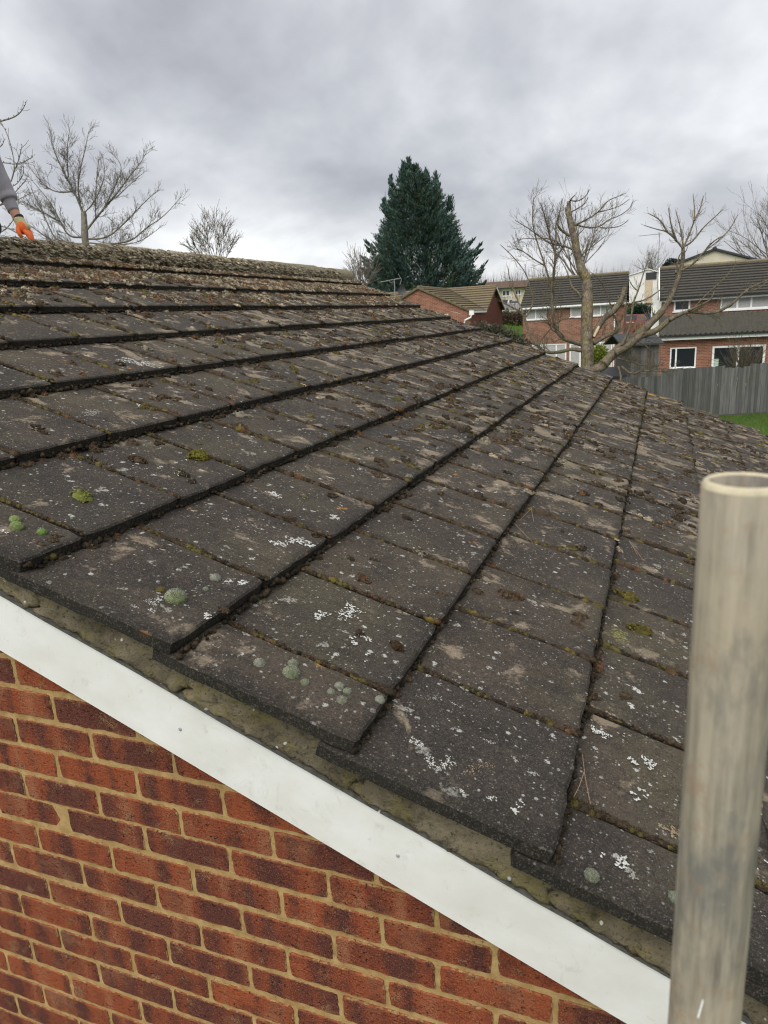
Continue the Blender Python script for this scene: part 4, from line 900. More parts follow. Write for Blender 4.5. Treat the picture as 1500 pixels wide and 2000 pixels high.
def left_tree():
    T = Tree(8); D = 20.0; R = T.r
    q = lambda X, Y, dz=0.0: P(X/3, 180+Y/3, D+dz)
    m = D/FPX/3; base = q(495, 880); base = Vector((base.x, base.y, ground_z(*[float(x) for x in ((np.array(base)-CAM) @ RH, (np.array(base)-CAM) @ FH)])))
    T.limb([base, q(500, 900), q(495, 790), q(490, 700)], 26*m, 14*m, 8, True)
    kw = dict(up=.10, wig=.17, kids=(3, 5), spread=(.3, .7), rmin=.0032)
    for pts, r0, n in (([(490, 720), (440, 590), (400, 520), (350, 420), (310, 330), (295, 225)], 10, 20), ([(470, 650), (455, 560), (470, 450), (500, 330), (520, 225)], 8, 18), ([(440, 580), (330, 590), (250, 540), (165, 430)], 7, 15), ([(505, 810), (600, 690), (680, 600), (760, 490), (820, 420), (858, 355)], 10, 22),
                       ([(600, 700), (690, 520), (720, 430), (650, 350)], 7, 14), ([(510, 860), (620, 860), (720, 780), (840, 650), (925, 575)], 9, 20), ([(560, 890), (760, 885), (850, 800), (960, 730), (1060, 615)], 8, 18), ([(490, 850), (400, 850), (350, 750), (300, 650), (165, 490)], 9, 20), ([(480, 890), (330, 880), (270, 750), (180, 560)], 8, 18),
                       ([(400, 500), (390, 350), (410, 205)], 6, 12), ([(560, 740), (560, 560), (580, 380)], 6, 14), ([(350, 760), (250, 700), (120, 640)], 6, 14), ([(480, 720), (560, 640), (620, 480), (600, 380)], 6, 12), ([(680, 620), (740, 560), (830, 480)], 5, 10), ([(480, 900), (350, 900), (200, 800), (60, 700)], 8, 18), ([(495, 880), (680, 900), (820, 880), (930, 800)], 7, 12)):
        dz = R.uniform(-1.2, 1.2); ps = [q(x, y, dz*i/len(pts)) for i, (x, y) in enumerate(pts)]
        a, b = T.limb(ps, r0*m*.75, 1.1*m, 5); T.sprout(a, b, int(n*1.4), .40, 2, .08, **kw)
    T.done('bare_tree', 'widely branching bare tree rising behind the ridge near the worker\'s glove', 'tree', base, M['bark_grey'], M['bark_grey'])
left_tree()
def edge_tree():
    T = Tree(12); D = 13.0; R = T.r; q = lambda X, Y, dz=0.0: P(X/3, 180+Y/3, D+dz); m = D/FPX/3
    base = q(-330, 900); base = Vector((base.x, base.y, Z0))
    T.limb([base, q(-300, 900), q(-260, 600), q(-280, 300)], 22*m, 14*m, 8, True)
    kw = dict(up=.10, wig=.15, kids=(1, 3), spread=(.4, .9), rmin=.0035)
    def buds(a):
        for i in range(2, len(a), 2):
            p = a[i]+Vector((R.gauss(0, .008), R.gauss(0, .008), .008)); T.cr.tube([p, p+Vector((0, 0, .014)), p+Vector((.004, 0, .026))], [.006, .009, .002], 5)
    for pts, r0, n in (([(-260, 400), (-120, 220), (0, 170), (80, 150), (125, 115), (152, 65)], 7, 5), ([(-260, 620), (-60, 560), (60, 540), (78, 480), (86, 430), (70, 330), (35, 225), (5, 180)], 6, 7), ([(-60, 410), (20, 412), (90, 425), (140, 410), (188, 380)], 4, 6),
                       ([(80, 470), (110, 400), (130, 310)], 4, 5), ([(-200, 300), (-40, 330), (10, 320), (25, 280)], 4, 3), ([(-250, 700), (-60, 700), (60, 620), (130, 540), (155, 510)], 5, 9), ([(-260, 800), (-100, 790), (20, 780), (110, 830), (180, 870)], 7, 9), ([(-250, 760), (-100, 720), (0, 660), (90, 640), (180, 590)], 5, 10), ([(-200, 840), (0, 840), (90, 740), (110, 640)], 5, 9), ([(50, 560), (100, 540), (140, 480), (135, 430)], 3, 4)):
        dz = R.uniform(-.5, .5); ps = [q(x, y, dz*i/len(pts)) for i, (x, y) in enumerate(pts)]
        a, b = T.limb(ps, r0*m, 1.5*m, 5); buds(a); T.sprout(a, b, n, .3, 1, .35, **kw)
    T.done('budding_tree', 'bare tree with budding twigs reaching in at the left frame edge above the sleeve', 'tree', base, M['bark_grey'], M['bark_grey'])
edge_tree()
def fan_shrub(name, label, px, py, D, w, h, n, mat, seed, cat='shrub', lvl=1, flat=.5, ratio=(.5, .75), rt=.03):
    T = Tree(seed); R = T.r; b = P(px, py, D); l, d = float((np.array(b)-CAM) @ RH), float((np.array(b)-CAM) @ FH); base = Vector((b.x, b.y, ground_z(l, d)))
    T.tr.tube([base, base.lerp(b, .6), b], [rt*2.6, rt*2.2, rt*1.8], 7)
    for i in range(n):
        a = R.uniform(-1, 1); dirv = Vector(RH)*a*w/h+Vector(FH)*R.uniform(-flat, flat)*w/h+Vector((0, 0, 1))*(1-.35*abs(a)); L = h*(1-.25*a*a)*R.uniform(.75, 1.05)
        T.grow(b+Vector(RH)*a*.15*w, dirv, L, rt*R.uniform(.5, 1), lvl, .03, .09, (4, 7), (.2, .55), .007 if D < 45 else .012, ratio)
    return T.done(name, label, cat, base, mat, mat)
fan_shrub('bare_shrub', 'fan-shaped bare shrub standing up behind the middle of the ridge', 425, 520, 30, 1.35, 1.6, 24, M['bark_far'], 31, lvl=2, ratio=(.35, .55), rt=.016)
fan_shrub('bare_shrub', 'pale twiggy shrub between the ridge end and the tall dark conifer', 706, 565, 48, 1.0, 1.9, 34, M['bark_far'], 32)
def round_tree(name, label, px, py, ptop, D, half, seed, mat, n=30, lvl=2):
    T = Tree(seed); R = T.r; b = P(px, py, D); top = P(px, ptop, D); H = top.z-b.z; l, d = float((np.array(b)-CAM) @ RH), float((np.array(b)-CAM) @ FH); base = Vector((b.x, b.y, ground_z(l, d)))
    T.limb([base, base.lerp(b, .6), b, b+Vector((0, 0, H*.25))], .24, .14, 8, True)
    for i in range(n):
        a = R.uniform(0, 6.28); e = R.uniform(.2, 1.45); dv = Vector(RH)*math.cos(a)*math.cos(e)*half/H*1.3+Vector(FH)*math.sin(a)*math.cos(e)*half/H*1.3+Vector((0, 0, math.sin(e)+.15))
        T.grow(b+Vector((0, 0, H*R.uniform(0, .3))), dv, H*R.uniform(.62, .85), R.uniform(.04, .09), lvl, .10, .12, (3, 5), (.3, .7), .011, (.4, .6))
    return T.done(name, label, 'tree', base, mat, mat)
fan_shrub('bare_shrub', 'bare brown shrub in front of the patio door behind the wooden fence', 1452, 742, 31, 1.0, 1.35, 40, M['bark_twig'], 33, rt=.016)
round_tree('bare_tree', 'dense twiggy bare tree at the right frame edge beyond the houses', 1508, 540, 405, 78, 4.2, 41, M['bark_far'], 40)
round_tree('bare_tree', 'slender pale bare tree on the skyline above the white house with dishes', 1272, 548, 497, 120, 3.4, 43, M['bark_far'], 22)
round_tree('bare_tree', 'fine twiggy bare tree standing behind the pruned tree and the brick house', 1130, 560, 425, 62, 4.4, 44, M['bark_far'], 17)

def conifer():
    R = random.Random(77); D = 62.0; lc, zt = LZ(806, 322, D); base = W(lc+.7, D, ground_z(lc, D)); o = empty('conifer', base); tag(o, 'tall dense dark green conifer behind the small brick house', 'tree')
    H = zt-base.z; tr = MB(); tr.tube([(0, 0, 0), (0, 0, H*.5), (-.4, 0, H*.9)], [.38, .25, .05], 8); tr.build('trunk', M['bark_grey'], o)
    V, F, C = [], [], []; n = 0
    def spray(p, d, L, w, c):
        nonlocal n
        a = d.cross(Vector((R.gauss(0, 1), R.gauss(0, 1), R.gauss(0, 1)))); a = a.normalized()*w if a.length > 1e-6 else Vector((w, 0, 0))
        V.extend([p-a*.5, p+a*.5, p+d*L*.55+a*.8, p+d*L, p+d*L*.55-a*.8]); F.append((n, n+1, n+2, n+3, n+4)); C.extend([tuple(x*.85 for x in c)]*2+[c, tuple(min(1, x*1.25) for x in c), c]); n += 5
    env = [(0, 4.7), (.08, 4.65), (.2, 4.6), (.32, 4.45), (.42, 4.3), (.52, 3.85), (.62, 3.45), (.72, 2.95), (.80, 2.45), (.87, 1.9), (.92, 1.2), (.96, .6), (1, .1)]
    def Rad(t):
        for (a, ra), (b, rb) in zip(env[:-1], env[1:]):
            if a <= t <= b: return ra+(rb-ra)*(t-a)/(b-a)
        return .1
    lob = [(R.uniform(0, 6.28), R.uniform(.1, .95), R.uniform(-.22, .12)) for _ in range(80)]
    for i in range(3900):
        t = 1-R.random()**.62*.97
        if R.random() < .4: t = R.uniform(.02, 1)
        az = R.uniform(0, 6.28); r = Rad(t)
        k = 1.0
        for la, lt, lk in lob:
            da = abs((az-la+math.pi) % (2*math.pi)-math.pi)
            if da < .5 and abs(t-lt) < .07: k += lk*(1-da/.5)
        r *= k*R.uniform(.80, 1.05); dirh = Vector((math.cos(az), math.sin(az), 0))
        shear = Vector((-.7*t, 0, 0)); tip = shear+dirh*r+Vector((0, 0, H*t)); tone = R.uniform(.55, 1.35)
        c = (0.058*tone, 0.105*tone, 0.087*tone) if R.random() < .75 else ((0.065*tone, 0.10*tone, 0.055*tone) if R.random() < .8 else (.075*tone, .06*tone, .035*tone))
        bd = (dirh*R.uniform(.45, 1.0)+Vector((0, 0, 1.0))*R.uniform(.35, .95)).normalized(); LB = R.uniform(.9, 1.7)
        for j in range(30):
            u = R.random(); p = tip-bd*(LB*(1-u))+Vector((R.gauss(0, .10), R.gauss(0, .10), R.gauss(0, .08)))*(1.5-u)
            d = (bd*1.2+Vector((R.gauss(0, .42), R.gauss(0, .42), R.gauss(.1, .3)))).normalized(); spray(p, d, R.uniform(.18, .42)*(1.15-.4*u), R.uniform(.02, .05), c)
    for (dx, t0, hh) in ((-.35, .955, 1.5), (-1.9, .86, 1.35), (1.75, .86, 1.5), (.3, .92, 1.2), (-1.0, .92, 1.0), (1.0, .90, 1.1), (-.75, .96, .9), (-2.6, .75, 1.0), (2.7, .74, 1.0)):   # leading spires
        for j in range(150):
            u = R.random(); p = Vector((dx-.7*t0+R.gauss(0, .16*(1.25-u)), R.gauss(0, .3), H*t0+hh*(u-.35))); spray(p, Vector((R.gauss(0, .35), R.gauss(0, .35), 1)).normalized(), R.uniform(.25, .5), R.uniform(.05, .09), (.040, .076, .060))
    for (side, t, L) in [(s_, R.uniform(.03, .5), R.uniform(.7, 1.3)) for s_ in (-1, 1) for _ in range(13)]:   # branches sticking out of the outline
        b = Vector((side*Rad(t)*.92-.7*t, R.uniform(-1, 1), H*t))
        for j in range(60):
            u = R.random(); p = b+Vector((side*L*u*.8, 0, L*u*.75))+Vector((R.gauss(0, .12), R.gauss(0, .2), R.gauss(0, .12)))*(1.2-u); spray(p, Vector((side*.8+R.gauss(0, .25), R.gauss(0, .3), .9)).normalized(), R.uniform(.22, .45), R.uniform(.05, .09), (.042, .078, .060))
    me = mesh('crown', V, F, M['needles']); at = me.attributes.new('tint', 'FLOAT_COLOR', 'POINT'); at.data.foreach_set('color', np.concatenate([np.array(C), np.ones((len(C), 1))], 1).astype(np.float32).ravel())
    cr = link('crown', me, o); cr.rotation_euler = (0, 0, YAW_L)
def mat_leaf(name):
    t = NT(name); a = t.N.new('ShaderNodeAttribute'); a.attribute_name = 'tint'; return t.done(a.outputs['Color'], .75, None, .25)
M['needles'] = mat_leaf('needles')
conifer()
def leafy(name, label, pts, cols, n, size, seed, cat='bush', kind=None, upw=.4):
    """bush of leaf-sized faces filling a chain of ellipsoids: pts = (centre, radii)"""
    R = random.Random(seed); V, F, C = [], [], []; base = min((c[0]-Vector((0, 0, c[1][2])) for c in pts), key=lambda v: v.z)
    base = Vector(base)
    for i in range(n):
        c, r = pts[R.randrange(len(pts))]; d = Vector((R.gauss(0, 1), R.gauss(0, 1), R.gauss(0, 1))).normalized(); q = R.uniform(.45, 1.08)
        off = Vector((d.x*r[0]*q, d.y*r[1]*q, d.z*r[2]*q)); p = c+Vector(RH)*off.x+Vector(FH)*off.y+Vector((0, 0, off.z))-base
        nd = (Vector(RH)*d.x+Vector(FH)*d.y+Vector((0, 0, d.z+upw))+Vector((R.gauss(0, .5), R.gauss(0, .5), R.gauss(0, .5)))).normalized(); a = nd.cross(Vector((R.gauss(0, 1), R.gauss(0, 1), R.gauss(0, 1)))).normalized(); s = size*R.uniform(.6, 1.4)
        b = len(V); V += [p, p+nd*s*.5+a*s*.35, p+nd*s, p+nd*s*.5-a*s*.35]; F.append((b, b+1, b+2, b+3)); cc = cols[R.randrange(len(cols))]; t = R.uniform(.6, 1.4); C += [tuple(x*t for x in cc)]*4
    me = mesh(name, V, F, M['needles']); at = me.attributes.new('tint', 'FLOAT_COLOR', 'POINT'); at.data.foreach_set('color', np.concatenate([np.array(C), np.ones((len(C), 1))], 1).astype(np.float32).ravel())
    o = link(name, me, None, base); tag(o, label, cat, None, kind); return o
HEDGE = [(.06, .062, .04), (.09, .085, .06), (.05, .06, .03), (.12, .10, .075)]
leafy('hedge', 'dull grey-green hedge below the red gable of the small brick house', [(P(x, y, 38), (.9, .6, .55)) for x, y in ((955, 655), (975, 660), (995, 668), (1010, 680), (985, 680), (940, 650), (1000, 690))], HEDGE, 5200, .13, 51, 'hedge')
leafy('hedge', 'brown winter hedge between the small brick house and the two-storey brick house', [(P(x, 622, 58), (.45, .5, .5)) for x in (982, 990, 998, 1006, 1014, 1022)], [(.12, .085, .06), (.16, .115, .08), (.09, .075, .05)], 2600, .14, 52, 'hedge')
leafy('bush', 'bright yellow-green bush beside the trunk of the pruned tree', [(P(1171, 690, 30), (.28, .3, .36)), (P(1166, 700, 30), (.22, .3, .3)), (P(1177, 702, 30), (.2, .3, .4))], [(.16, .20, .02), (.22, .25, .03), (.12, .16, .02)], 1500, .09, 53)
leafy('bush', 'dark green evergreen bush below the white house with dishes', [(P(x, y, 62), (.6, .6, .55)) for x, y in ((1240, 612), (1249, 609), (1257, 611))], [(.012, .036, .020), (.02, .05, .026)], 2600, .14, 54)
leafy('hedge', 'mossy brown hedge along the foot of the white house with dishes', [(P(x, 597, 66), (.5, .4, .22)) for x in (1222, 1230, 1239, 1248, 1257, 1266)], [(.11, .11, .04), (.14, .11, .06)], 1500, .11, 55, 'hedge')
leafy('pine_tree', 'small dark pine top showing left of the cream gable', [(P(1311, 517, 115), (1.1, 1, .8)), (P(1319, 515, 115), (.7, 1, .6)), (P(1304, 521, 115), (.6, 1, .5))], [(.016, .034, .03), (.025, .045, .036)], 1500, .3, 56, 'tree')

def woodland():
    R = random.Random(61); V, F = [], []
    for i in range(520):
        d = R.uniform(170, 330); l = R.uniform(-.35, .62)*d; z = ground_z(l, d); H = R.uniform(5.5, 9.5); b = W(l, d, z-.5)
        for j in range(46):
            a = R.uniform(0, 6.28); e = R.uniform(.5, 1.5); L = H*R.uniform(.5, 1); dv = Vector((math.cos(a)*math.cos(e)*.8, math.sin(a)*math.cos(e)*.8, math.sin(e))); st = b+Vector((R.gauss(0, .9), R.gauss(0, .9), H*R.uniform(0, .35))); w = Vector((R.gauss(0, 1), R.gauss(0, 1), 0)).normalized()*R.uniform(.05, .14)
            q = w.cross(Vector((0, 0, 1))); tip = st+dv*L; n = len(V); V += [st+w, st-w*.5+q*.87, st-w*.5-q*.87, tip]; F += [(n, n+1, n+3), (n+1, n+2, n+3), (n+2, n, n+3)]
    o = link('woodland', mesh('woodland', V, F, plain('winter_wood', (.20, .165, .14), .95, .3, .05, coord='Object'))); o['kind'] = 'stuff'
woodland()

# ---- houses (built in their own frame: x along the facade, y away from the camera, z up)
HROT = math.radians(20.5)
class Facade:                              # vertical facade plane through a ground point, turned clockwise from square-on
    def __init__(s, px, py, D, rot=HROT):
        s.l, _ = LZ(px, py, D); s.D = D; s.rot = rot; c, q = math.cos(rot), math.sin(rot); s.o = CAM+RH*s.l+FH*D; s.u = RH*c-FH*q; s.n = FH*c+RH*q; s.g = ground_z(s.l+2, D)
    def hit(s, px, py, y=0.0):
        v = ray(px, py); t = ((s.o+s.n*y-CAM) @ s.n)/(v @ s.n); p = CAM+v*t; return float((p-s.o) @ s.u), float(p[2])-s.g
    def X(s, px, py=600, y=0.0): return s.hit(px, py, y)[0]
    def Z(s, px, py, y=0.0): return s.hit(px, py, y)[1]
    def root(s, name): return empty(name, (s.o[0], s.o[1], s.g), YAW_L-s.rot)
def uv_wall(me):
    uv = me.uv_layers.new(name='UVMap'); co = np.empty(len(me.vertices)*3); me.vertices.foreach_get('co', co); co = co.reshape(-1, 3)
    li = np.empty(len(me.loops), dtype=np.int32); me.loops.foreach_get('vertex_index', li)
    nrm = np.zeros((len(me.loops), 3)); 
    for p in me.polygons:
        for i in p.loop_indices: nrm[i] = p.normal
    c = co[li]; u = np.where(np.abs(nrm[:, 0]) > .6, c[:, 1], c[:, 0]); vv = c[:, 2]
    uv.data.foreach_set('uv', np.stack([u, vv], 1).astype(np.float32).ravel())
def wall(parent, name, mat, x0, x1, y, z0, z1, holes=(), depth=.09, top=None):
    """vertical wall facing -y at y with recessed openings (hx0,hx1,hz0,hz1)"""
    xs = sorted({x0, x1, *[h[0] for h in holes], *[h[1] for h in holes]}); zs = sorted({z0, z1, *[h[2] for h in holes], *[h[3] for h in holes]}); mb = MB()
    for a, b in zip(xs[:-1], xs[1:]):
        for c, d in zip(zs[:-1], zs[1:]):
            if any(h[0] <= a and b <= h[1] and h[2] <= c and d <= h[3] for h in holes): continue
            mb.add([(a, y, c), (b, y, c), (b, y, d), (a, y, d)], [(0, 1, 2, 3)])
    for h in holes:
        a, b, c, d = h; mb.add([(a, y, c), (b, y, c), (b, y, d), (a, y, d), (a, y+depth, c), (b, y+depth, c), (b, y+depth, d), (a, y+depth, d)], [(0, 1, 5, 4), (1, 2, 6, 5), (2, 3, 7, 6), (3, 0, 4, 7)])
    me = mesh(name, mb.v, mb.f, mat); uv_wall(me); return link(name, me, parent)
def window(parent, a, b, c, d, y, bars=(), name='window', fr=.07, curtain=False, sill=True, depth=.09, panes=None):
    mb = MB(); yy = y+depth-.05
    for q in ((a, a+fr, c, d), (b-fr, b, c, d), (a+fr, b-fr, c, c+fr), (a+fr, b-fr, d-fr, d)): mb.box(q[0], q[1], yy-.02, yy+.045, q[2], q[3])
    for x in bars: mb.box(x-fr*.55, x+fr*.55, yy-.021, yy+.044, c+fr, d-fr)
    w = mb.build(name, M['pvc'], parent)
    edges = [a+fr]+sorted(bars)+[b-fr]
    for i, (p, q) in enumerate(zip(edges[:-1], edges[1:])):
        g = MB(); p2, q2 = (p if i == 0 else p+fr*.55), (q if i == len(edges)-2 else q-fr*.55); g.box(p2, q2, yy+.010, yy+.018, c+fr, d-fr); g.build('pane', M['glass'], w)
        if curtain:
            v = []; n = 24
            for k in range(n+1):
                x = p2+.005+(q2-p2-.01)*k/n; v += [(x, yy+.006+.003*math.sin(k*1.9), c+fr+.01), (x, yy+.006+.003*math.sin(k*1.9), d-fr-.01)]
            link('net_curtain', mesh('net_curtain', v, [(2*k, 2*k+2, 2*k+3, 2*k+1) for k in range(n)], M['curtain']), w)
    if sill: s = MB(); s.box(a-.06, b+.06, y-.06, y+depth-.05, c-.05, c); s.build('sill', M['pvc'], w)
    return w
def courses(poly_a, poly_b, n, th, mat, name, parent, x_over=.0, lap=.03, ref=None):
    """stepped roof slope: eave line (a0,a1) to ridge line (b0,b1), n courses"""
    a0, a1 = [Vector(p) for p in poly_a]; b0, b1 = [Vector(p) for p in poly_b]; nrm = (a1-a0).cross(b0-a0).normalized()
    if nrm.z < 0: nrm = -nrm
    mb = MB()
    for i in range(n):
        t0, t1 = i/n, min(1.0, (i+1)/n+lap/n*2); e0, e1 = a0.lerp(b0, t0), a1.lerp(b1, t0); h0, h1 = a0.lerp(b0, t1), a1.lerp(b1, t1); u = nrm*th
        mb.add([e0, e1, h1-nrm*.004, h0-nrm*.004, e0+u, e1+u, h1+nrm*.001, h0+nrm*.001], [(0, 3, 2, 1), (4, 5, 6, 7), (0, 1, 5, 4), (1, 2, 6, 5), (3, 0, 4, 7), (2, 3, 7, 6)])
    return mb.build(name, mat, parent)
def gutter(parent, x0, x1, y, z, mat, name='gutter', r=.055):
    mb = MB(); mb.box(x0, x1, y-2*r, y, z-r, z+r*.7); return mb.build(name, mat, parent)

def house_two_storey():
    A = Facade(1021, 601, 48.0); zE = A.Z(1021, 601); o = A.root('brick_house'); tag(o, 'two-storey brick house with dark roof behind the pruned tree', 'house')
    wd = A.X(1219, 592); X, Zz = A.X, A.Z
    up = [(X(1027), X(1068), Zz(1048, 624), Zz(1048, 603)), (X(1114), X(1139), Zz(1127, 619), Zz(1127, 599)), (X(1155), X(1194), Zz(1174, 616), Zz(1174, 596))]
    lo = [(X(1034), X(1107), .12, Zz(1070, 672)), (X(1113), X(1136), .05, Zz(1122, 671)), (X(1163), X(1198), .3, Zz(1180, 667))]
    wall(o, 'wall', M['hbrick'], 0, wd, 0, -.3, zE, up+lo); dp = 7.0; HR = A.Z(1130, 540, dp/2)
    for x, s in ((0, -1), (wd, 1)):
        me = mesh('side_wall', [(x, 0.0, -.3), (x, dp, -.3), (x, dp, zE), (x, dp/2, HR-.05), (x, 0.0, zE)], [(0, 1, 2, 3, 4) if s > 0 else (4, 3, 2, 1, 0)], M['hbrick']); uv_wall(me); link('side_wall', me, o)
    r = courses([(-.15, -.3, zE-.02), (wd+.15, -.3, zE-.02)], [(-.12, dp/2, HR), (wd+.15, dp/2, HR)], 12, .075, M['roof_dark'], 'roof', o); mb = MB()
    courses([(-.15, dp+.3, zE-.02), (wd+.15, dp+.3, zE-.02)], [(-.12, dp/2+.01, HR), (wd+.15, dp/2+.01, HR)], 12, .075, M['roof_dark'], 'roof', o)
    mb.tube([(-.15, dp/2, HR+.02), (wd+.15, dp/2, HR+.02)], .10, 8); mb.build('ridge', M['roof_mossy'], r)
    f = MB(); f.box(-.1, wd+.1, -.27, -.245, zE-.17, zE-.03); f.build('fascia', M['pvc'], o); gutter(o, -.1, wd+.1, -.275, zE-.06, M['pvc'])
    for i, h in enumerate(up): window(o, *h, 0, [(h[0]*.53+h[1]*.47)] if i != 1 else [], curtain=True, sill=True)
    window(o, *lo[0], 0, [X(1087), X(1060)], curtain=True, sill=False, fr=.08); window(o, *lo[1], 0, [], curtain=True, sill=False, fr=.1, name='door'); window(o, *lo[2], 0, [X(1174)], curtain=True, sill=False)
    m = MB(); m.tube([(X(1201), -.33, zE-.1), (X(1201), -.08, zE-.35), (X(1201), -.06, zE-.6), (X(1201), -.06, 0)], .045, 8); m.build('downpipe', M['pvc'], o)
house_two_storey()

def house_extended():
    A = Facade(1289, 657, 36.5); zE = A.Z(1289, 657); D, D2 = 0.0, 3.6; o = A.root('brick_house'); tag(o, 'brick house with a tiled single-storey extension behind the tall wooden fence', 'house')
    wd = 10.5
    def X(px, d=D): return A.X(px, 640, d)
    def Zz(px, py, d=D): return A.Z(px, py, d)
    h1 = (X(1311), X(1363), Zz(1336, 719), Zz(1336, 678)); h2 = (X(1394), X(1499), .05, Zz(1445, 674))
    wall(o, 'wall', M['hbrick_or'], 0, wd, 0, -.3, zE, [h1, h2]); me = mesh('side_wall', [(0, 0, -.3), (0, 3.6, -.3), (0, 3.6, zE+.6), (0, 0, zE)], [(3, 2, 1, 0)], M['hbrick_or']); uv_wall(me); link('side_wall', me, o)
    w = window(o, *h1, 0, [X(1323)]); w = window(o, *h2, 0, [X(1445)], name='patio_door', sill=False, fr=.1)
    # pantile roof of the extension: rolls across, steps down
    zt = Zz(1400, 612, D2-.05); rise = zt-zE; v = []; nx = 230; rows = 11; f = []; x0, x1 = -.05, wd+.05
    for i in range(rows):
        for t, lift in ((i/rows, .06), ((i+1)/rows, 0.0)):
            for k in range(nx+1):
                x = x0+(x1-x0)*k/nx; y = -.35+t*(3.9); z = zE-.02+(rise+.02)*t+lift+.045*math.sin(k*1.26)
                v.append((x, y, z))
    for i in range(rows):
        b = 2*i*(nx+1)
        for k in range(nx): f.append((b+k, b+k+1, b+nx+2+k, b+nx+1+k))
        if i:
            c = (2*i-1)*(nx+1)
            for k in range(nx): f.append((c+k, c+k+1, b+k+1, b+k))
    link('extension_roof', mesh('extension_roof', v, f, M['pantile'], smooth=True), o)
    m = MB(); m.box(-.05, wd, -.33, -.30, zE-.20, zE-.03); m.build('fascia', M['pvc'], o); gutter(o, -.05, wd, -.335, zE+.0, M['gutter_black'])
    # main house wall and roof
    zM = Zz(1400, 577, D2)+.02; zL = zt-.3; u1 = (X(1314, D2), X(1346, D2), Zz(1330, 608, D2), Zz(1330, 583, D2)); u2 = (X(1404, D2), X(1500, D2), Zz(1450, 604, D2), Zz(1450, 577, D2)-.02)
    y = D2-D; xa = X(1290, D2)
    wall(o, 'upper_wall', M['hbrick'], xa, wd+.5, y, zL-2.5, zM, [u1, u2]); window(o, *u1, y, [], sill=True, fr=.09); window(o, *u2, y, [X(1437, D2), X(1464, D2)], curtain=True, fr=.09)
    me = mesh('side_wall', [(xa, y, -.3), (xa, y+7, -.3), (xa, y+7, zM), (xa, y+3.5, zM+1.6), (xa, y, zM)], [(4, 3, 2, 1, 0)], M['render_white']); link('side_wall', me, o)
    p = MB(); p.box(xa-.5, xa, y+.3, y+.5, -.3, zM-.3); p.build('white_return', M['render_white'], o)
    zr = A.Z(1400, 516.5, D2+3.5); rf = courses([(xa-.1, y-.35, zM-.05), (wd+.8, y-.35, zM-.05)], [(xa-.1, y+3.5, zr), (wd+.8, y+3.5, zr)], 12, .075, M['roof_dark'], 'roof', o)
    courses([(xa-.1, y+7.3, zM-.05), (wd+.8, y+7.3, zM-.05)], [(xa-.1, y+3.51, zr), (wd+.8, y+3.51, zr)], 12, .075, M['roof_dark'], 'roof', o)
    r = MB(); r.tube([(xa-.1, y+3.5, zr+.02), (wd+.8, y+3.5, zr+.02)], .11, 8); r.build('ridge', M['roof_mossy'], rf)
    v = MB(); v.prism([(xa-.16, y-.36, zM-.12), (xa-.16, y-.36, zM+.06), (xa-.16, y+3.5, zr+.06), (xa-.16, y+3.5, zr-.12)], (0, 0, 0), (.05, 0, 0)); v.build('verge_board', M['pvc'], o)
    m = MB(); m.box(xa-.1, wd+.7, y-.31, y-.285, zM-.2, zM-.07); m.build('fascia', M['pvc'], o); gutter(o, xa-.1, wd+.7, y-.315, zM-.06, M['gutter_black'])
    # aerial on a tall mast at this house's gable
    D3 = 43.2; la, zb = LZ(1285, 536, D3); _, z1 = LZ(1286, 454, D3); a = empty('tv_aerial', W(la, D3, zb-.9), YAW_L); tag(a, 'tv aerial on a tall thin mast above the right-hand brick house', 'tv aerial', 'tv aerials')
    m = MB(); m.tube([(0, 0, 0), (0, 0, z1-zb+.9)], .022, 6); m.build('mast', M['galv'], a); zz = z1-zb+.82; m = MB(); m.tube([(-1.25, -.1, zz-.06), (.15, .02, zz)], .016, 5)
    for i in range(13): x = -1.2+i*.1; m.tube([(x-.03, -.16, zz-.055+.005*i), (x+.03, .10, zz-.055+.005*i)], .007, 4)
    m.tube([(-.1, 0, zz+.12), (.0, 0, zz-.2)], .012, 4); m.build('boom', M['galv'], a)
house_extended()

def cabinet():
    l, z = LZ(1398, 717, 35.6); g = ground_z(l, 35.6); o = empty('utility_box', W(l, 35.6, g), YAW_L-HROT); tag(o, 'pale green box standing at the left edge of the patio door', 'cabinet'); h = LZ(1398, 702, 35.6)[1]-g
    m = MB(); m.box(-.11, .11, 0, .18, .05, h); m.build('body', M['pale_green'], o); m = MB(); m.prism([(-.13, -.02, h), (.13, -.02, h), (.13, -.02, h+.02), (-.13, -.02, h+.02)], (0, 0, 0), (0, .22, .03)); m.build('lid', M['pale_green'], o); m = MB(); m.box(-.09, .09, .02, .16, 0, .05); m.build('plinth', M['lead'], o); m = MB(); m.box(-.09, .09, -.012, -.001, .1, h-.05); m.build('door', M['pale_green'], o)
M['pale_green'] = plain('pale_green_paint', (.42, .55, .45), .5, .1, 8)
cabinet()

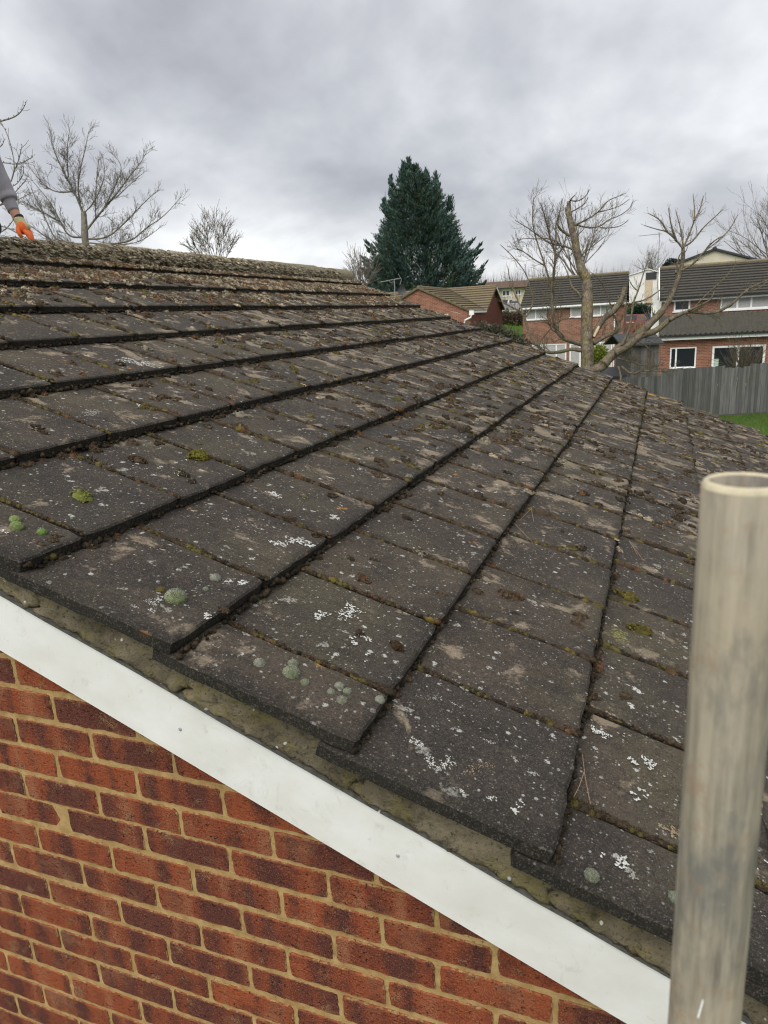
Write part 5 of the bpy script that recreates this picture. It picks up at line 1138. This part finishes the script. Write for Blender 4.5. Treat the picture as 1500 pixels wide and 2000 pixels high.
def house_small():
    D = 44.0; yaw = math.radians(20); ang = YAW_L-yaw*-1*0
    lc, zE = LZ(918, 606, D); g = ground_z(lc-2, D+3); o = empty('brick_house', W(lc, D, g), YAW_L-math.radians(20)); tag(o, 'small single-storey brick house with a yellow-mossed roof in front of the conifer', 'house')
    # local x axis runs left->right along the front gable turned 20 degrees, y away
    zE -= g; wA = 6.3; d1 = 4.0; wB = 7.0; zA = LZ(822, 561, D+1.1)[1]-g; zB = zA+.02
    win = (-2.35, -1.35, zE-1.35, zE-.12)
    wall(o, 'wall', M['hbrick_or'], -wA, 0, 0, -.5, zE-.02, [win]); window(o, *win, 0, [])
    me = mesh('gable_wall', [(-wA, 0, zE-.02), (0, 0, zE-.02), (-wA/2, 0, zA-.06)], [(0, 1, 2)], M['hbrick_or']); uv_wall(me); link('gable_wall', me, o)
    me = mesh('side_wall', [(0, 0, -.5), (0, d1+wB, -.5), (0, d1+wB, zE), (0, d1+wB/2, zB-.06), (0, d1, zE), (0, 0, zE)], [(0, 1, 2, 3, 4, 5)], M['hbrick_red']); uv_wall(me); link('side_wall', me, o)
    LB = 13.0
    me = mesh('rear_wall', [(-LB, d1+wB, -.5), (0, d1+wB, -.5), (0, d1+wB, zE), (-LB, d1+wB, zE), (-LB, d1, -.5), (-wA, d1, -.5), (-wA, d1, zE), (-LB, d1, zE), (-wA, 0, -.5), (-wA, 0, zE)], [(1, 0, 3, 2), (4, 5, 6, 7), (5, 8, 9, 6), (0, 4, 7, 3)], M['hbrick_red']); uv_wall(me); link('rear_wall', me, o)
    nm = M['roof_mossy']
    r1 = courses([(.12, -.12, zE-.05), (.12, d1, zE-.05)], [(-wA/2, -.12, zA), (-wA/2, d1+wB/2, zA)], 10, .085, nm, 'roof', o)
    courses([(-wA-.12, -.12, zE-.05), (-wA-.12, d1, zE-.05)], [(-wA/2, -.12, zA), (-wA/2, d1+wB/2, zA)], 10, .085, nm, 'roof', o)
    # main range: front slope right and left of the wing, rear slope
    courses([(0.0, d1, zE-.05), (.25, d1, zE-.05)], [(-wA/2, d1+wB/2, zB), (.25, d1+wB/2, zB)], 10, .085, nm, 'roof', o)
    courses([(-LB, d1-.1, zE-.05), (-wA, d1-.1, zE-.05)], [(-LB, d1+wB/2, zB), (-wA/2, d1+wB/2, zB)], 10, .085, nm, 'roof', o)
    courses([(-LB, d1+wB+.2, zE-.05), (.25, d1+wB+.2, zE-.05)], [(-LB, d1+wB/2+.01, zB), (.25, d1+wB/2+.01, zB)], 10, .085, nm, 'roof', o)
    m = MB(); m.tube([(-wA/2, -.12, zA+.02), (-wA/2, d1+wB/2, zA+.02)], .09, 8); m.tube([(-LB, d1+wB/2, zB+.03), (.25, d1+wB/2, zB+.03)], .09, 8); m.build('ridge', nm, r1)
    m = MB(); m.tube([(.06, d1-.05, zE+.03), (-wA/2, d1+wB/2, zA+.05)], .05, 6); m.build('valley', M['lead'], r1)
    for s in (1, -1):                      # barge boards of the front gable and the right gable
        m = MB(); xe = .12 if s > 0 else -wA-.12; m.prism([(xe, -.13, zE-.14), (xe, -.13, zE-.03), (-wA/2, -.13, zA+.02), (-wA/2, -.13, zA-.09)], (0, 0, 0), (0, .04, 0)); m.build('verge', M['bedding'], o)
    m = MB(); m.prism([(.22, d1+wB+.22, zE-.22), (.22, d1+wB+.22, zE-.06), (.22, d1+wB/2, zB), (.22, d1+wB/2, zB-.16)], (0, 0, 0), (.05, 0, 0)); m.build('bargeboard', M['pvc'], o)
    m = MB(); m.prism([(.22, d1-.05, zE-.16), (.22, d1-.05, zE-.06), (.22, d1+wB/2, zB), (.22, d1+wB/2, zB-.1)], (0, 0, 0), (.04, 0, 0)); m.build('verge', M['bedding'], o)
    m = MB(); m.box(.13, .24, 0, d1, zE-.16, zE-.05); m.build('gutter', M['pvc'], o); m = MB(); m.box(-.02, .25, -.16, .02, zE-.28, zE-.02); m.build('box_end', M['pvc'], o)
    m = MB(); m.tube([(.12, -.12, zE-.25), (.06, -.13, zE-.42), (-.28, -.12, zE-.55), (-.36, -.10, zE-.75), (-.36, -.09, -.4)], .05, 8); m.build('downpipe', M['pvc'], o)
    # aerial and dish on the left part of the main range
    D3 = 50.0; la, z1 = LZ(770, 546, D3); _, zb = LZ(770, 580, D3); a = empty('tv_aerial', W(la, D3, zb-.4), YAW_L); tag(a, 'low tv aerial in front of the conifer, left of the small brick house', 'tv aerial', 'tv aerials')
    m = MB(); H = z1-zb+.4; m.tube([(0, 0, 0), (0, 0, H)], .028, 6); m.build('mast', M['galv'], a); m = MB(); m.tube([(-.95, -.1, H-.12), (.45, .05, H+.06)], .028, 5)
    for i in range(12): x = -.9+i*.11; m.tube([(x-.04, -.18, H-.11+.0145*i), (x+.04, .14, H-.11+.0145*i)], .012, 4)
    m.tube([(.28, 0, H+.36), (.42, 0, H+.1), (.50, 0, H-.02), (.36, 0, H-.35)], .018, 5); m.tube([(-.4, 0, H-.05), (-.28, 0, H-.17), (.0, 0, H-.14)], .02, 5); m.build('boom', M['galv'], a)
    dish(785, 568, 50.2, .30, 'dark satellite dish between the low tv aerial and the small brick house', M['dish'])
def dish(px, py, D, r, label, mat):
    l, z = LZ(px, py, D); a = empty('satellite_dish', W(l, D, z), YAW_L); tag(a, label, 'satellite dish', 'satellite dishes')
    v = [(0, .10, 0)]; n = 16
    for k, (q, y) in enumerate(((.5, .075), (1, 0))): v += [(q*r*.9*math.cos(i*2*math.pi/n), y, q*r*math.sin(i*2*math.pi/n)) for i in range(n)]
    f = [(0, 1+i, 1+(i+1) % n) for i in range(n)]+[(1+i, 1+n+i, 1+n+(i+1) % n, 1+(i+1) % n) for i in range(n)]
    link('reflector', mesh('reflector', v, f, mat, smooth=True), a); m = MB(); m.tube([(0, .02, -r), (0, -.3, -.5*r), (0, -.34, -.1*r)], .02, 5); m.tube([(0, .1, 0), (0, .3, -.05), (0, .3, -r*1.6)], .025, 5); m.build('feed_arm', mat, a)
house_small()

def apartment():
    D = 88.0; l0, zt = LZ(955, 562, D); l1, _ = LZ(1045, 560, D); g = ground_z(l0, D); o = empty('apartment_building', W(l0, D, g), YAW_L); tag(o, 'cream apartment block with brown roof seen between the small house and the two-storey house', 'apartment building')
    X = lambda px: LZ(px, 590, D)[0]-l0; Zz = lambda py: LZ(998, py, D)[1]-g; zt = Zz(562); wd = l1-l0
    hs = [(X(981), X(996), Zz(578), Zz(566)), (X(1006), X(1018), Zz(577), Zz(566)), (X(992), X(998), Zz(599), Zz(591)), (X(1006), X(1016), Zz(600), Zz(590)), (X(962), X(974), Zz(578), Zz(566))]
    wall(o, 'wall', M['render_cream'], 0, wd, 0, -.5, zt, hs)
    for h in hs: window(o, *h, 0, [(h[0]+h[1])/2], fr=.10, curtain=False)
    m = MB(); m.box(X(1000), X(1005), -.35, -.001, -.5, zt-.05); m.build('pier', M['render_beige'], o); m = MB()
    m.box(X(979), X(998), -.02, -.003, Zz(566), zt); m.box(X(996.5), X(999.8), -.022, -.003, -.2, Zz(566)); m.build('cladding', M['render_white'], o)
    zr = Zz(545); r = courses([(-.3, -.5, zt), (wd+.3, -.5, zt)], [(-.3, 5, zr), (wd+.3, 5, zr)], 10, .04, M['roof_brown'], 'roof', o); courses([(-.3, 10.5, zt), (wd+.3, 10.5, zt)], [(-.3, 5.01, zr), (wd+.3, 5.01, zr)], 10, .04, M['roof_brown'], 'roof', o)
    gutter(o, -.2, wd+.2, -.5, zt-.02, M['gutter_black']); me = mesh('side_wall', [(wd, 0, -.5), (wd, 10, -.5), (wd, 10, zt), (wd, 5, zr-.1), (wd, 0, zt)], [(0, 1, 2, 3, 4)], M['render_cream']); link('side_wall', me, o)
    me = mesh('side_wall', [(0, 0, -.5), (0, 10, -.5), (0, 10, zt), (0, 5, zr-.1), (0, 0, zt)], [(4, 3, 2, 1, 0)], M['render_cream']); link('side_wall', me, o)
apartment()
def white_house():
    A = Facade(1223, 560, 70.0); D = 70.0; o = A.root('white_house'); tag(o, 'white gabled house with two dark satellite dishes between the brick houses', 'house')
    X, Zz = A.X, A.Z
    a = (X(1223), Zz(1223, 540)); b = (X(1264), Zz(1264, 527)); c = (X(1300), Zz(1300, 538)); dp = 8
    mb = MB(); mb.prism([(a[0], 0, -.5), (c[0], 0, -.5), (c[0], 0, c[1]), (b[0], 0, b[1]), (a[0], 0, a[1])], (0, 0, 0), (0, dp, 0)); mb.build('wall', M['render_white'], o)
    m = MB(); m.box(X(1258), X(1273), -.03, -.003, Zz(1265, 592), Zz(1265, 546)); m.build('stained_panel', M['render_beige'], o)
    m = MB(); m.box(X(1259), X(1280), -.06, -.003, Zz(1270, 546), Zz(1270, 532)); m.build('dark_cladding', M['lead'], o)
    r = MB(); r.prism([(a[0]-.15, -.12, a[1]-.02), (b[0], -.12, b[1]+.02), (b[0], -.12, b[1]+.10), (a[0]-.15, -.12, a[1]+.06)], (0, 0, 0), (0, dp+.2, 0)); r.prism([(b[0]+.002, -.12, b[1]+.02), (c[0]+.15, -.12, c[1]-.02), (c[0]+.15, -.12, c[1]+.06), (b[0]+.002, -.12, b[1]+.10)], (0, 0, 0), (0, dp+.2, 0)); r.build('roof', M['render_white'], o)
    e = MB(); e.box(X(1261), X(1281), -1.6, -.01, -.3, Zz(1270, 604)); e.build('porch', M['render_white'], o); e = MB(); e.box(X(1260), X(1281), -1.7, -.005, Zz(1270, 604)+.002, Zz(1270, 599)); e.build('porch_roof', M['lead'], o)
    dish(1255, 552.5, D-.3, .17, 'dark satellite dish on the white house, left of the stained panel', M['dish']); dish(1279, 557.5, D-.3, .2, 'grey satellite dish on the white house, right of the stained panel', M['galv'])
white_house()
def cream_gable():
    A = Facade(1303, 524, 66.0); o = A.root('white_house'); tag(o, 'cream rendered house whose wide gable peaks above the right-hand brick roof', 'house')
    q = A.hit; a = q(1302, 525); b = q(1396, 489); c = q(1488, 513); dp = 9
    mb = MB(); mb.prism([(a[0], 0, -.5), (c[0], 0, -.5), (c[0], 0, c[1]), (b[0], 0, b[1]), (a[0], 0, a[1])], (0, 0, 0), (0, dp, 0)); mb.build('wall', M['render_cream2'], o)
    r = MB(); r.prism([(a[0]-.25, -.25, a[1]-.02), (b[0], -.25, b[1]+.02), (b[0], -.25, b[1]+.2), (a[0]-.25, -.25, a[1]+.14)], (0, 0, 0), (0, dp+.4, 0)); r.prism([(b[0]+.002, -.25, b[1]+.02), (c[0]+.25, -.25, c[1]-.02), (c[0]+.25, -.25, c[1]+.14), (b[0]+.002, -.25, b[1]+.2)], (0, 0, 0), (0, dp+.4, 0)); rr = r.build('roof', M['lead'], o)
    m = MB(); m.tube([(b[0], -.3, b[1]+.2), (b[0], dp+.2, b[1]+.2)], .13, 8); m.build('ridge', M['lead'], rr)
M['render_cream2'] = plain('weathered_render', (0.60, 0.545, 0.43), 0.9, 0.14, 1.2)
cream_gable()

# ---- fence, shed, garden wall, pickets
def fence_row(o, name, x0, x1, bw, ztop, zb, mat, y=0.0, th=.016, jit=.012, r=None):
    x = x0; r = r or random.Random(5)
    while x < x1-.02:
        w = min(bw*r.uniform(.94, 1.05), x1-x); m = MB(); t = ztop(x)+r.gauss(0, jit); yy = y+r.gauss(0, .004)
        m.add([(x, yy, zb), (x+w-.004, yy+.006, zb), (x+w-.004, yy+.006, t), (x, yy, t), (x, yy+th, zb), (x+w-.004, yy+th+.006, zb), (x+w-.004, yy+th+.006, t), (x, yy+th, t)], [(0, 1, 2, 3), (5, 4, 7, 6), (3, 2, 6, 7), (1, 5, 6, 2), (4, 0, 3, 7), (0, 4, 5, 1)]); m.build(name, mat, o); x += w
def mat_fence(name, a, b, alg):
    t = NT(name); p = t.geo.outputs['Position']; s = t.noise(t.mapping(p, (1, 1, .06)), 22, 5, .65); n = t.noise(p, 1.6, 4, .6)
    c = t.mix(t.map(s, .35, .65), a, b); c = t.mix(t.map(t.oi.outputs['Random'], 0, 1, 0, .8), c, tuple(x*.5 for x in a)); c = t.mix(t.map(n, .5, .7, 0, .3), c, alg)
    return t.done(c, .9, t.bump(s, .5, .01), .2)
M['fence'] = mat_fence('fence_timber', (.12, .122, .118), (.215, .213, .198), (.07, .085, .045)); M['shed'] = mat_fence('shed_timber', (.12, .11, .105), (.21, .195, .18), (.13, .12, .09)); M['picket'] = mat_fence('picket_timber', (.22, .115, .06), (.34, .2, .11), (.26, .2, .12))
def fence():
    D = 26.2; l0 = LZ(1216, 740, D)[0]; g = ground_z(l0, D); o = empty('fence', W(l0, D, g), YAW_L); tag(o, 'tall weathered grey close-board wooden fence at the end of the lawn', 'fence'); r = random.Random(91); ext = 9.5
    tops = [(0.0, 738, 1216), (LZ(1290, 720, D)[0]-l0, 722, 1290), (LZ(1415, 720, D)[0]-l0, 719, 1415), (LZ(1464, 720, D)[0]-l0, 711, 1464)]
    zf = []
    for x, py, px in tops: zf.append((x, LZ(px, py, D)[1]-g))
    def top(x):
        z = zf[0][1]
        for a, b in zf:
            if x >= a-.02: z = b
        return z
    fence_row(o, 'board', 0, ext, .118, top, .06, M['fence'], r=r)
    for i in range(5): x = .05+i*2.35; m = MB(); m.box(x, x+.09, .03, .12, 0, top(x)-.05); m.build('post', M['fence'], o)
    for z in (.35, 1.0, 1.55): m = MB(); m.box(0, ext, .026, .07, z-.04, z+.04); m.build('rail', M['fence'], o)
    gb = MB(); gb.box(0, ext, -.012, .02, 0, .055); gb.build('gravel_board', M['fence'], o)
fence()
def shed():
    D = 30.5; l0 = LZ(1233, 690, D)[0]; l1 = LZ(1288, 690, D)[0]-l0; g = ground_z(l0, D); o = empty('shed', W(l0, D, g), YAW_L); tag(o, 'grey timber garden shed with dark felt roof under the big tree limb', 'shed'); zt = LZ(1260, 673, D)[1]-g
    fence_row(o, 'board', 0, l1, .14, lambda x: zt, 0, M['shed'], r=random.Random(17), jit=.004); m = MB(); m.box(0, l1, .025, 2.0, 0, zt-.01); m.build('body', M['shed'], o)
    z2 = LZ(1240, 653, D+1.1)[1]-g; m = MB(); m.prism([(-.5, -.2, zt-.02), (-.5, 1.0, z2), (-.5, 2.2, zt-.02), (-.5, 2.2, zt+.05), (-.5, 1.0, z2+.07), (-.5, -.2, zt+.05)], (0, 0, 0), (l1+.6, 0, 0)); m.build('roof', M['lead'], o)
    # older low lean-to on the left of it
    q = empty('shed', W(LZ(1200, 690, D)[0], D+.6, g), YAW_L); tag(q, 'low dark lean-to shed left of the grey shed', 'shed'); m = MB(); m.box(0, .74, 0, 1.5, 0, 1.2); m.build('body', M['shed'], q); m = MB(); m.prism([(-.1, -.1, 1.2), (.76, -.1, 1.2), (.76, -.1, 1.28), (-.1, -.1, 1.28)], (0, 0, 0), (0, 1.7, .25)); m.build('roof', M['lead'], q)
shed()
def garden_wall():
    D = 57.0; l0 = LZ(1208, 640, D)[0]; l1 = LZ(1237, 640, D)[0]-l0; z1 = LZ(1225, 630, D)[1]; z0 = LZ(1225, 664, D)[1]; g = z0; o = empty('garden_wall', W(l0, D, g), YAW_L); tag(o, 'short red brick garden wall right of the two-storey brick house', 'wall')
    mb = MB(); mb.box(0, l1, 0, .22, -.6, z1-g-.05); me = mesh('masonry', mb.v, mb.f, M['hbrick_red']); uv_wall(me); link('masonry', me, o); m = MB(); m.box(-.03, l1+.03, -.03, .25, z1-g-.05, z1-g); m.build('coping', M['render_beige'], o)
    D = 57.5; l0 = LZ(1234, 640, D)[0]; l1 = LZ(1284, 640, D)[0]-l0; zt = LZ(1255, 630, D)[1]; zb = LZ(1255, 645, D)[1]; o = empty('picket_fence', W(l0, D, zb-.05), YAW_L); tag(o, 'low brown picket fence in front of the parked cars', 'fence')
    x = 0; r = random.Random(23)
    while x < l1: m = MB(); m.box(x, x+.075, 0, .02, 0, zt-zb+r.gauss(.03, .02)); m.build('picket', M['picket'], o); x += .125
    for z in (.15, .45): m = MB(); m.box(0, l1, .022, .06, z, z+.07); m.build('rail', M['picket'], o)
garden_wall()
def car(px, py, D, length, label, c, turn=0.0):
    l, z = LZ(px, py, D); z = ground_z(l, D); o = empty('parked_car', W(l, D, z), YAW_L+turn); tag(o, label, 'car', 'cars parked beyond the gardens'); Lh = length/2; wd = .85
    paint = NT('car_paint').done(c, .25, None, .6)
    prof = [(-Lh, .35), (-Lh, .75), (-Lh*.92, .92), (-Lh*.5, .98), (-Lh*.28, 1.38), (Lh*.35, 1.42), (Lh*.72, .98), (Lh*.95, .88), (Lh, .7), (Lh, .35)]
    m = MB(); n = len(prof); ins = lambda z_: wd*(1 if z_ < .99 else .8)
    m.add([(x, -ins(q), q) for x, q in prof]+[(x, ins(q), q) for x, q in prof], [tuple(range(n)), tuple(range(2*n-1, n-1, -1))]+[((i+1) % n, i, n+i, n+(i+1) % n) for i in range(n)]); m.build('body', paint, o)
    for s in (-1, 1):
        m = MB(); y = s*wd; m.add([(-Lh*.42, y*.985, 1.03), (Lh*.60, y*.985, 1.03), (Lh*.33, y*.83, 1.34), (-Lh*.26, y*.835, 1.33)], [(0, 1, 2, 3) if s < 0 else (3, 2, 1, 0)]); m.build('side_window', M['glass'], o)
        for x in (-Lh*.62, Lh*.62):
            m = MB(); m.tube([(x, s*(wd-.16), .31), (x, s*(wd+.01), .31)], .31, 16); wh = m.build('wheel', M['gutter_black'], o); m = MB(); m.tube([(x, s*(wd+.0), .31), (x, s*(wd+.02), .31)], .18, 12); m.build('rim', M['galv'], wh)
        m = MB(); m.box(-Lh-.01, -Lh+.04, s*.62-.16, s*.62+.16, .68, .8); m.build('headlight', M['pvc'], o)
    m = MB(); m.add([(-Lh*.515, -.72, .995), (-Lh*.515, .72, .995), (-Lh*.305, .60, 1.37), (-Lh*.305, -.60, 1.37)], [(3, 2, 1, 0)]); m.build('windscreen', M['glass'], o)
car(1234, 646, 61, 4.1, 'red parked car behind the low picket fence', (.22, .03, .035), .9); car(1256, 640, 63.5, 4.0, 'blue parked car right of the red one', (.05, .12, .26), 1.1); car(1219, 643, 63, 3.9, 'dull pink-red parked car partly hidden by the two-storey house', (.32, .10, .11), .1)
car(988, 622, 70, 4.2, 'white parked car showing past the bargeboard of the small brick house', (.66, .60, .62), .9)

# ---- grass at the right
def grass():
    R = random.Random(3); V, F, C = [], [], []
    for i in range(15000):
        d = R.uniform(19.5, 26.1); l = R.uniform(9.0, 15.5); b = W(l, d, Z0+.002); h = R.uniform(.03, .085)*(1.5 if d > 25.8 else 1); a = R.uniform(0, 6.28); w = Vector((math.cos(a), math.sin(a), 0))*.007; t = b+Vector((R.gauss(0, .03), R.gauss(0, .03), h)); n = len(V); V += [b+w, b-w, t]; F.append((n, n+1, n+2)); k = R.uniform(.6, 1.35); c = (.075*k, .14*k, .022*k) if R.random() < .85 else (.14*k, .15*k, .05*k); C += [c]*3
    me = mesh('grass', V, F, M['needles']); at = me.attributes.new('tint', 'FLOAT_COLOR', 'POINT'); at.data.foreach_set('color', np.concatenate([np.array(C), np.ones((len(C), 1))], 1).astype(np.float32).ravel()); o = link('grass', me); o['kind'] = 'stuff'
grass()

# ==================================================================== the worker behind the ridge
def skin(name, verts, edges, radii, mat, parent, sub=2):
    me = bpy.data.meshes.new(name); me.from_pydata([tuple(v) for v in verts], edges, []); me.materials.append(mat); o = link(name, me, parent)
    o.modifiers.new('skin', 'SKIN'); sv = me.skin_vertices[0].data
    for i, r in enumerate(radii): sv[i].radius = (r, r) if isinstance(r, (int, float)) else r
    sv[0].use_root = True; o.modifiers['skin'].use_smooth_shade = True; s = o.modifiers.new('sub', 'SUBSURF'); s.levels = s.render_levels = sub; return o
def loft(name, path, radii, mat, parent, sides=20, fold=None, capend=True):
    pts = [Vector(p) for p in path]; n = len(pts); v = []; ref = Vector(FH)
    for i, p in enumerate(pts):
        t = (pts[min(i+1, n-1)]-pts[max(i-1, 0)]).normalized(); a = (ref-t*ref.dot(t)).normalized(); b = t.cross(a)
        for k in range(sides):
            q = 2*math.pi*k/sides; r = radii[i]*(1+(fold(i/(n-1), q) if fold else 0)); v.append(p+(a*math.cos(q)+b*math.sin(q))*r)
    f = [(i*sides+k, i*sides+(k+1) % sides, (i+1)*sides+(k+1) % sides, (i+1)*sides+k) for i in range(n-1) for k in range(sides)]
    if capend: f += [tuple(range(sides-1, -1, -1)), tuple(range((n-1)*sides, n*sides))]
    return link(name, mesh(name, v, f, mat, smooth=True), parent)
def bez(a, b, c, d, n):
    r = []
    for i in range(n+1):
        t = i/n; r.append(a*(1-t)**3+b*3*t*(1-t)**2+c*3*t*t*(1-t)+d*t**3)
    return r
def person():
    M['skin'] = plain('skin', (.50, .27, .19), .55, .12, 30); M['sweat'] = plain('grey_sweatshirt', (.36, .34, .37), .95, .10, 60, bump=.3); M['cuff'] = plain('cuff_rib', (.33, .315, .35), .95, .10, 90, bump=.3); M['glove'] = plain('glove_knit', (.55, .50, .27), .95, .22, 45, bump=.4)
    M['latex'] = plain('glove_rubber', (.80, .16, .035), .6, .25, 40); M['band'] = plain('glove_band', (.03, .03, .035), .8, .2); M['jeans'] = plain('work_trousers', (.03, .035, .05), .9, .25, 30); M['boot'] = plain('boot', (.05, .035, .02), .6, .2); M['hair'] = plain('dark_hair', (.02, .014, .01), .7, .3, 50)
    ROOT = Vector((XR, 1.55, ZR)); o = empty('person', ROOT); tag(o, 'worker in a grey sweatshirt and orange-palmed glove, reaching in along the ridge from the left', 'person'); Lc = lambda p: Vector(p)-ROOT
    Zd = 4.12; H = lambda px, py, dz=0.0: P(px, py, Zd+dz)-ROOT
    hip = Lc((XR-.05, 1.62, ZR+.42)); chest = Lc((XR-.04, 1.86, ZR+.72)); neck = Lc((XR-.03, 1.98, ZR+.90)); head = Lc((XR+.0, 2.06, ZR+1.02)); crown = Lc((XR, 2.07, ZR+1.13))
    sR = Lc((XR+.15, 1.92, ZR+.82)); sL = Lc((XR-.24, 1.92, ZR+.82)); elR = H(-44, 262, -.05); wrR = H(33, 424)
    wrR0 = H(26, 407); elL = Lc((XR-.42, 2.05, ZR+.56)); wrL = Lc((XR-.30, 2.22, ZR+.30)); haL = Lc((XR-.22, 2.30, ZR+.13))
    kR = Lc((XR+.32, 1.92, ZR+.02)); fR = Lc((XR+.30, 1.46, ZR-.02)); tR = Lc((XR+.34, 1.34, ZR-.06)); kL = Lc((XR-.38, 1.92, ZR+.0)); fL = Lc((XR-.38, 1.46, ZR-.04)); tL = Lc((XR-.40, 1.34, ZR-.08)); hR = hip+Vector((.11, .02, -.02)); hL = hip+Vector((-.11, .02, -.02))
    vs_ = [hip, chest, neck, head, crown, sR, elR, wrR0, wrR, sL, elL, wrL, haL, hR, kR, fR, tR, hL, kL, fL, tL, head+Vector((0, .07, -.02))]
    ed = [(0, 1), (1, 2), (2, 3), (3, 4), (1, 5), (5, 6), (6, 7), (7, 8), (1, 9), (9, 10), (10, 11), (11, 12), (0, 13), (13, 14), (14, 15), (15, 16), (0, 17), (17, 18), (18, 19), (19, 20), (3, 21)]
    ra = [.14, .15, .06, .085, .07, .065, .044, .030, .026, .065, .045, .03, .035, .10, .06, .045, .04, .10, .06, .045, .04, .05]
    skin('body', vs_, ed, ra, M['skin'], o)
    skin('sweatshirt', [hip+Vector((0, 0, .02)), chest, neck-Vector((0, .02, .06)), sR, sR.lerp(elR, .6), sL, elL, elL.lerp(wrL, .9)], [(0, 1), (1, 2), (1, 3), (3, 4), (1, 5), (5, 6), (6, 7)], [.165, .178, .085, .088, .072, .088, .068, .05], M['sweat'], o)
    skin('trousers', [hip-Vector((0, 0, .02)), hR, kR, kR.lerp(fR, .85), hL, kL, kL.lerp(fL, .85)], [(0, 1), (1, 2), (2, 3), (0, 4), (4, 5), (5, 6)], [.16, .115, .08, .06, .115, .08, .06], M['jeans'], o)
    for a, b, c in ((kR.lerp(fR, .8), fR, tR), (kL.lerp(fL, .8), fL, tL)): skin('boot', [a, b, c], [(0, 1), (1, 2)], [.062, .06, .05], M['boot'], o)
    skin('hair', [head+Vector((0, -.02, .03)), crown+Vector((0, -.01, .012))], [(0, 1)], [.092, .078], M['hair'], o)
    # right sleeve: visible one, with folds
    pa = bez(sR.lerp(elR, .45), elR, H(-8, 330, -.02), H(19, 391), 60)
    rd = [.072+(.041-.072)*(i/60)**1.15 for i in range(61)]
    rr = random.Random(2); fl = [(rr.uniform(.05, .95), rr.uniform(0, 6.28), rr.uniform(.03, .075), rr.uniform(.02, .035)) for _ in range(16)]
    def fold(t, q):
        s = .02*math.sin(t*23+q)
        for t0, q0, am, wd_ in fl: s += am*math.exp(-((t-t0-.05*math.sin(q-q0))/wd_)**2)*(.5+.5*math.cos(q-q0))
        if t > .93: s += .20*math.sin((t-.93)/.07*math.pi/2)*(1 if t < .985 else .5)
        return s
    loft('sleeve', pa, rd, M['sweat'], o, 28, fold)
    loft('cuff', bez(H(17, 388), H(19, 394), H(22, 402), H(27, 413), 8), [.037, .0375, .037, .036, .035, .034, .033, .032, .0315], M['cuff'], o, 24, lambda t, q: .015*math.sin(q*12))
    loft('forearm', bez(H(22, 402), H(27, 412), H(31, 420), H(36, 430), 6), [.028, .028, .0275, .027, .0265, .026, .0255], M['skin'], o, 20)
    # right glove: knit cuff, palm, five fingers pinching down onto the ridge
    gl = loft('glove', bez(H(36, 426), H(40, 436), H(45, 445), H(51, 452), 10), [.0275, .0285, .029, .030, .032, .034, .036, .037, .036, .033, .026], M['glove'], o, 20, lambda t, q: .03*math.sin(q*2+t*5))
    loft('glove_band', bez(H(35, 423.5), H(36, 425), H(36.5, 426), H(37.3, 428), 4), [.0268, .0288, .0292, .0288, .027], M['band'], gl, 20)
    chains = [('index_finger', [(47, 449, -.03), (53, 457, -.035), (59, 466, -.03), (62.5, 474, -.015)], [.0125, .0118, .0108, .0085]), ('middle_finger', [(50, 449, -.008), (57, 457, -.012), (62, 466, -.01), (64, 475, .0)], [.0125, .012, .011, .0085]),
              ('ring_finger', [(52, 448, .014), (59, 456, .013), (63.5, 465, .014), (65, 473, .02)], [.012, .0115, .0105, .008]), ('little_finger', [(53, 447, .034), (59, 453, .036), (63, 460, .036), (64, 467, .036)], [.0105, .010, .009, .007]), ('thumb', [(36, 440, -.03), (35, 450, -.045), (39, 459, -.045), (45, 465, -.03)], [.014, .0135, .0125, .0095])]
    for nm, pts, ra_ in chains:
        q = [H(*p) for p in pts]; skin(nm, q, [(i, i+1) for i in range(3)], ra_, M['latex'], gl, 2)
    loft('palm', bez(H(39, 436, -.02), H(42, 443, -.02), H(46, 449, -.018), H(50, 454, -.012), 6), [.020, .024, .027, .027, .025, .022, .016], M['latex'], gl, 16)
person()
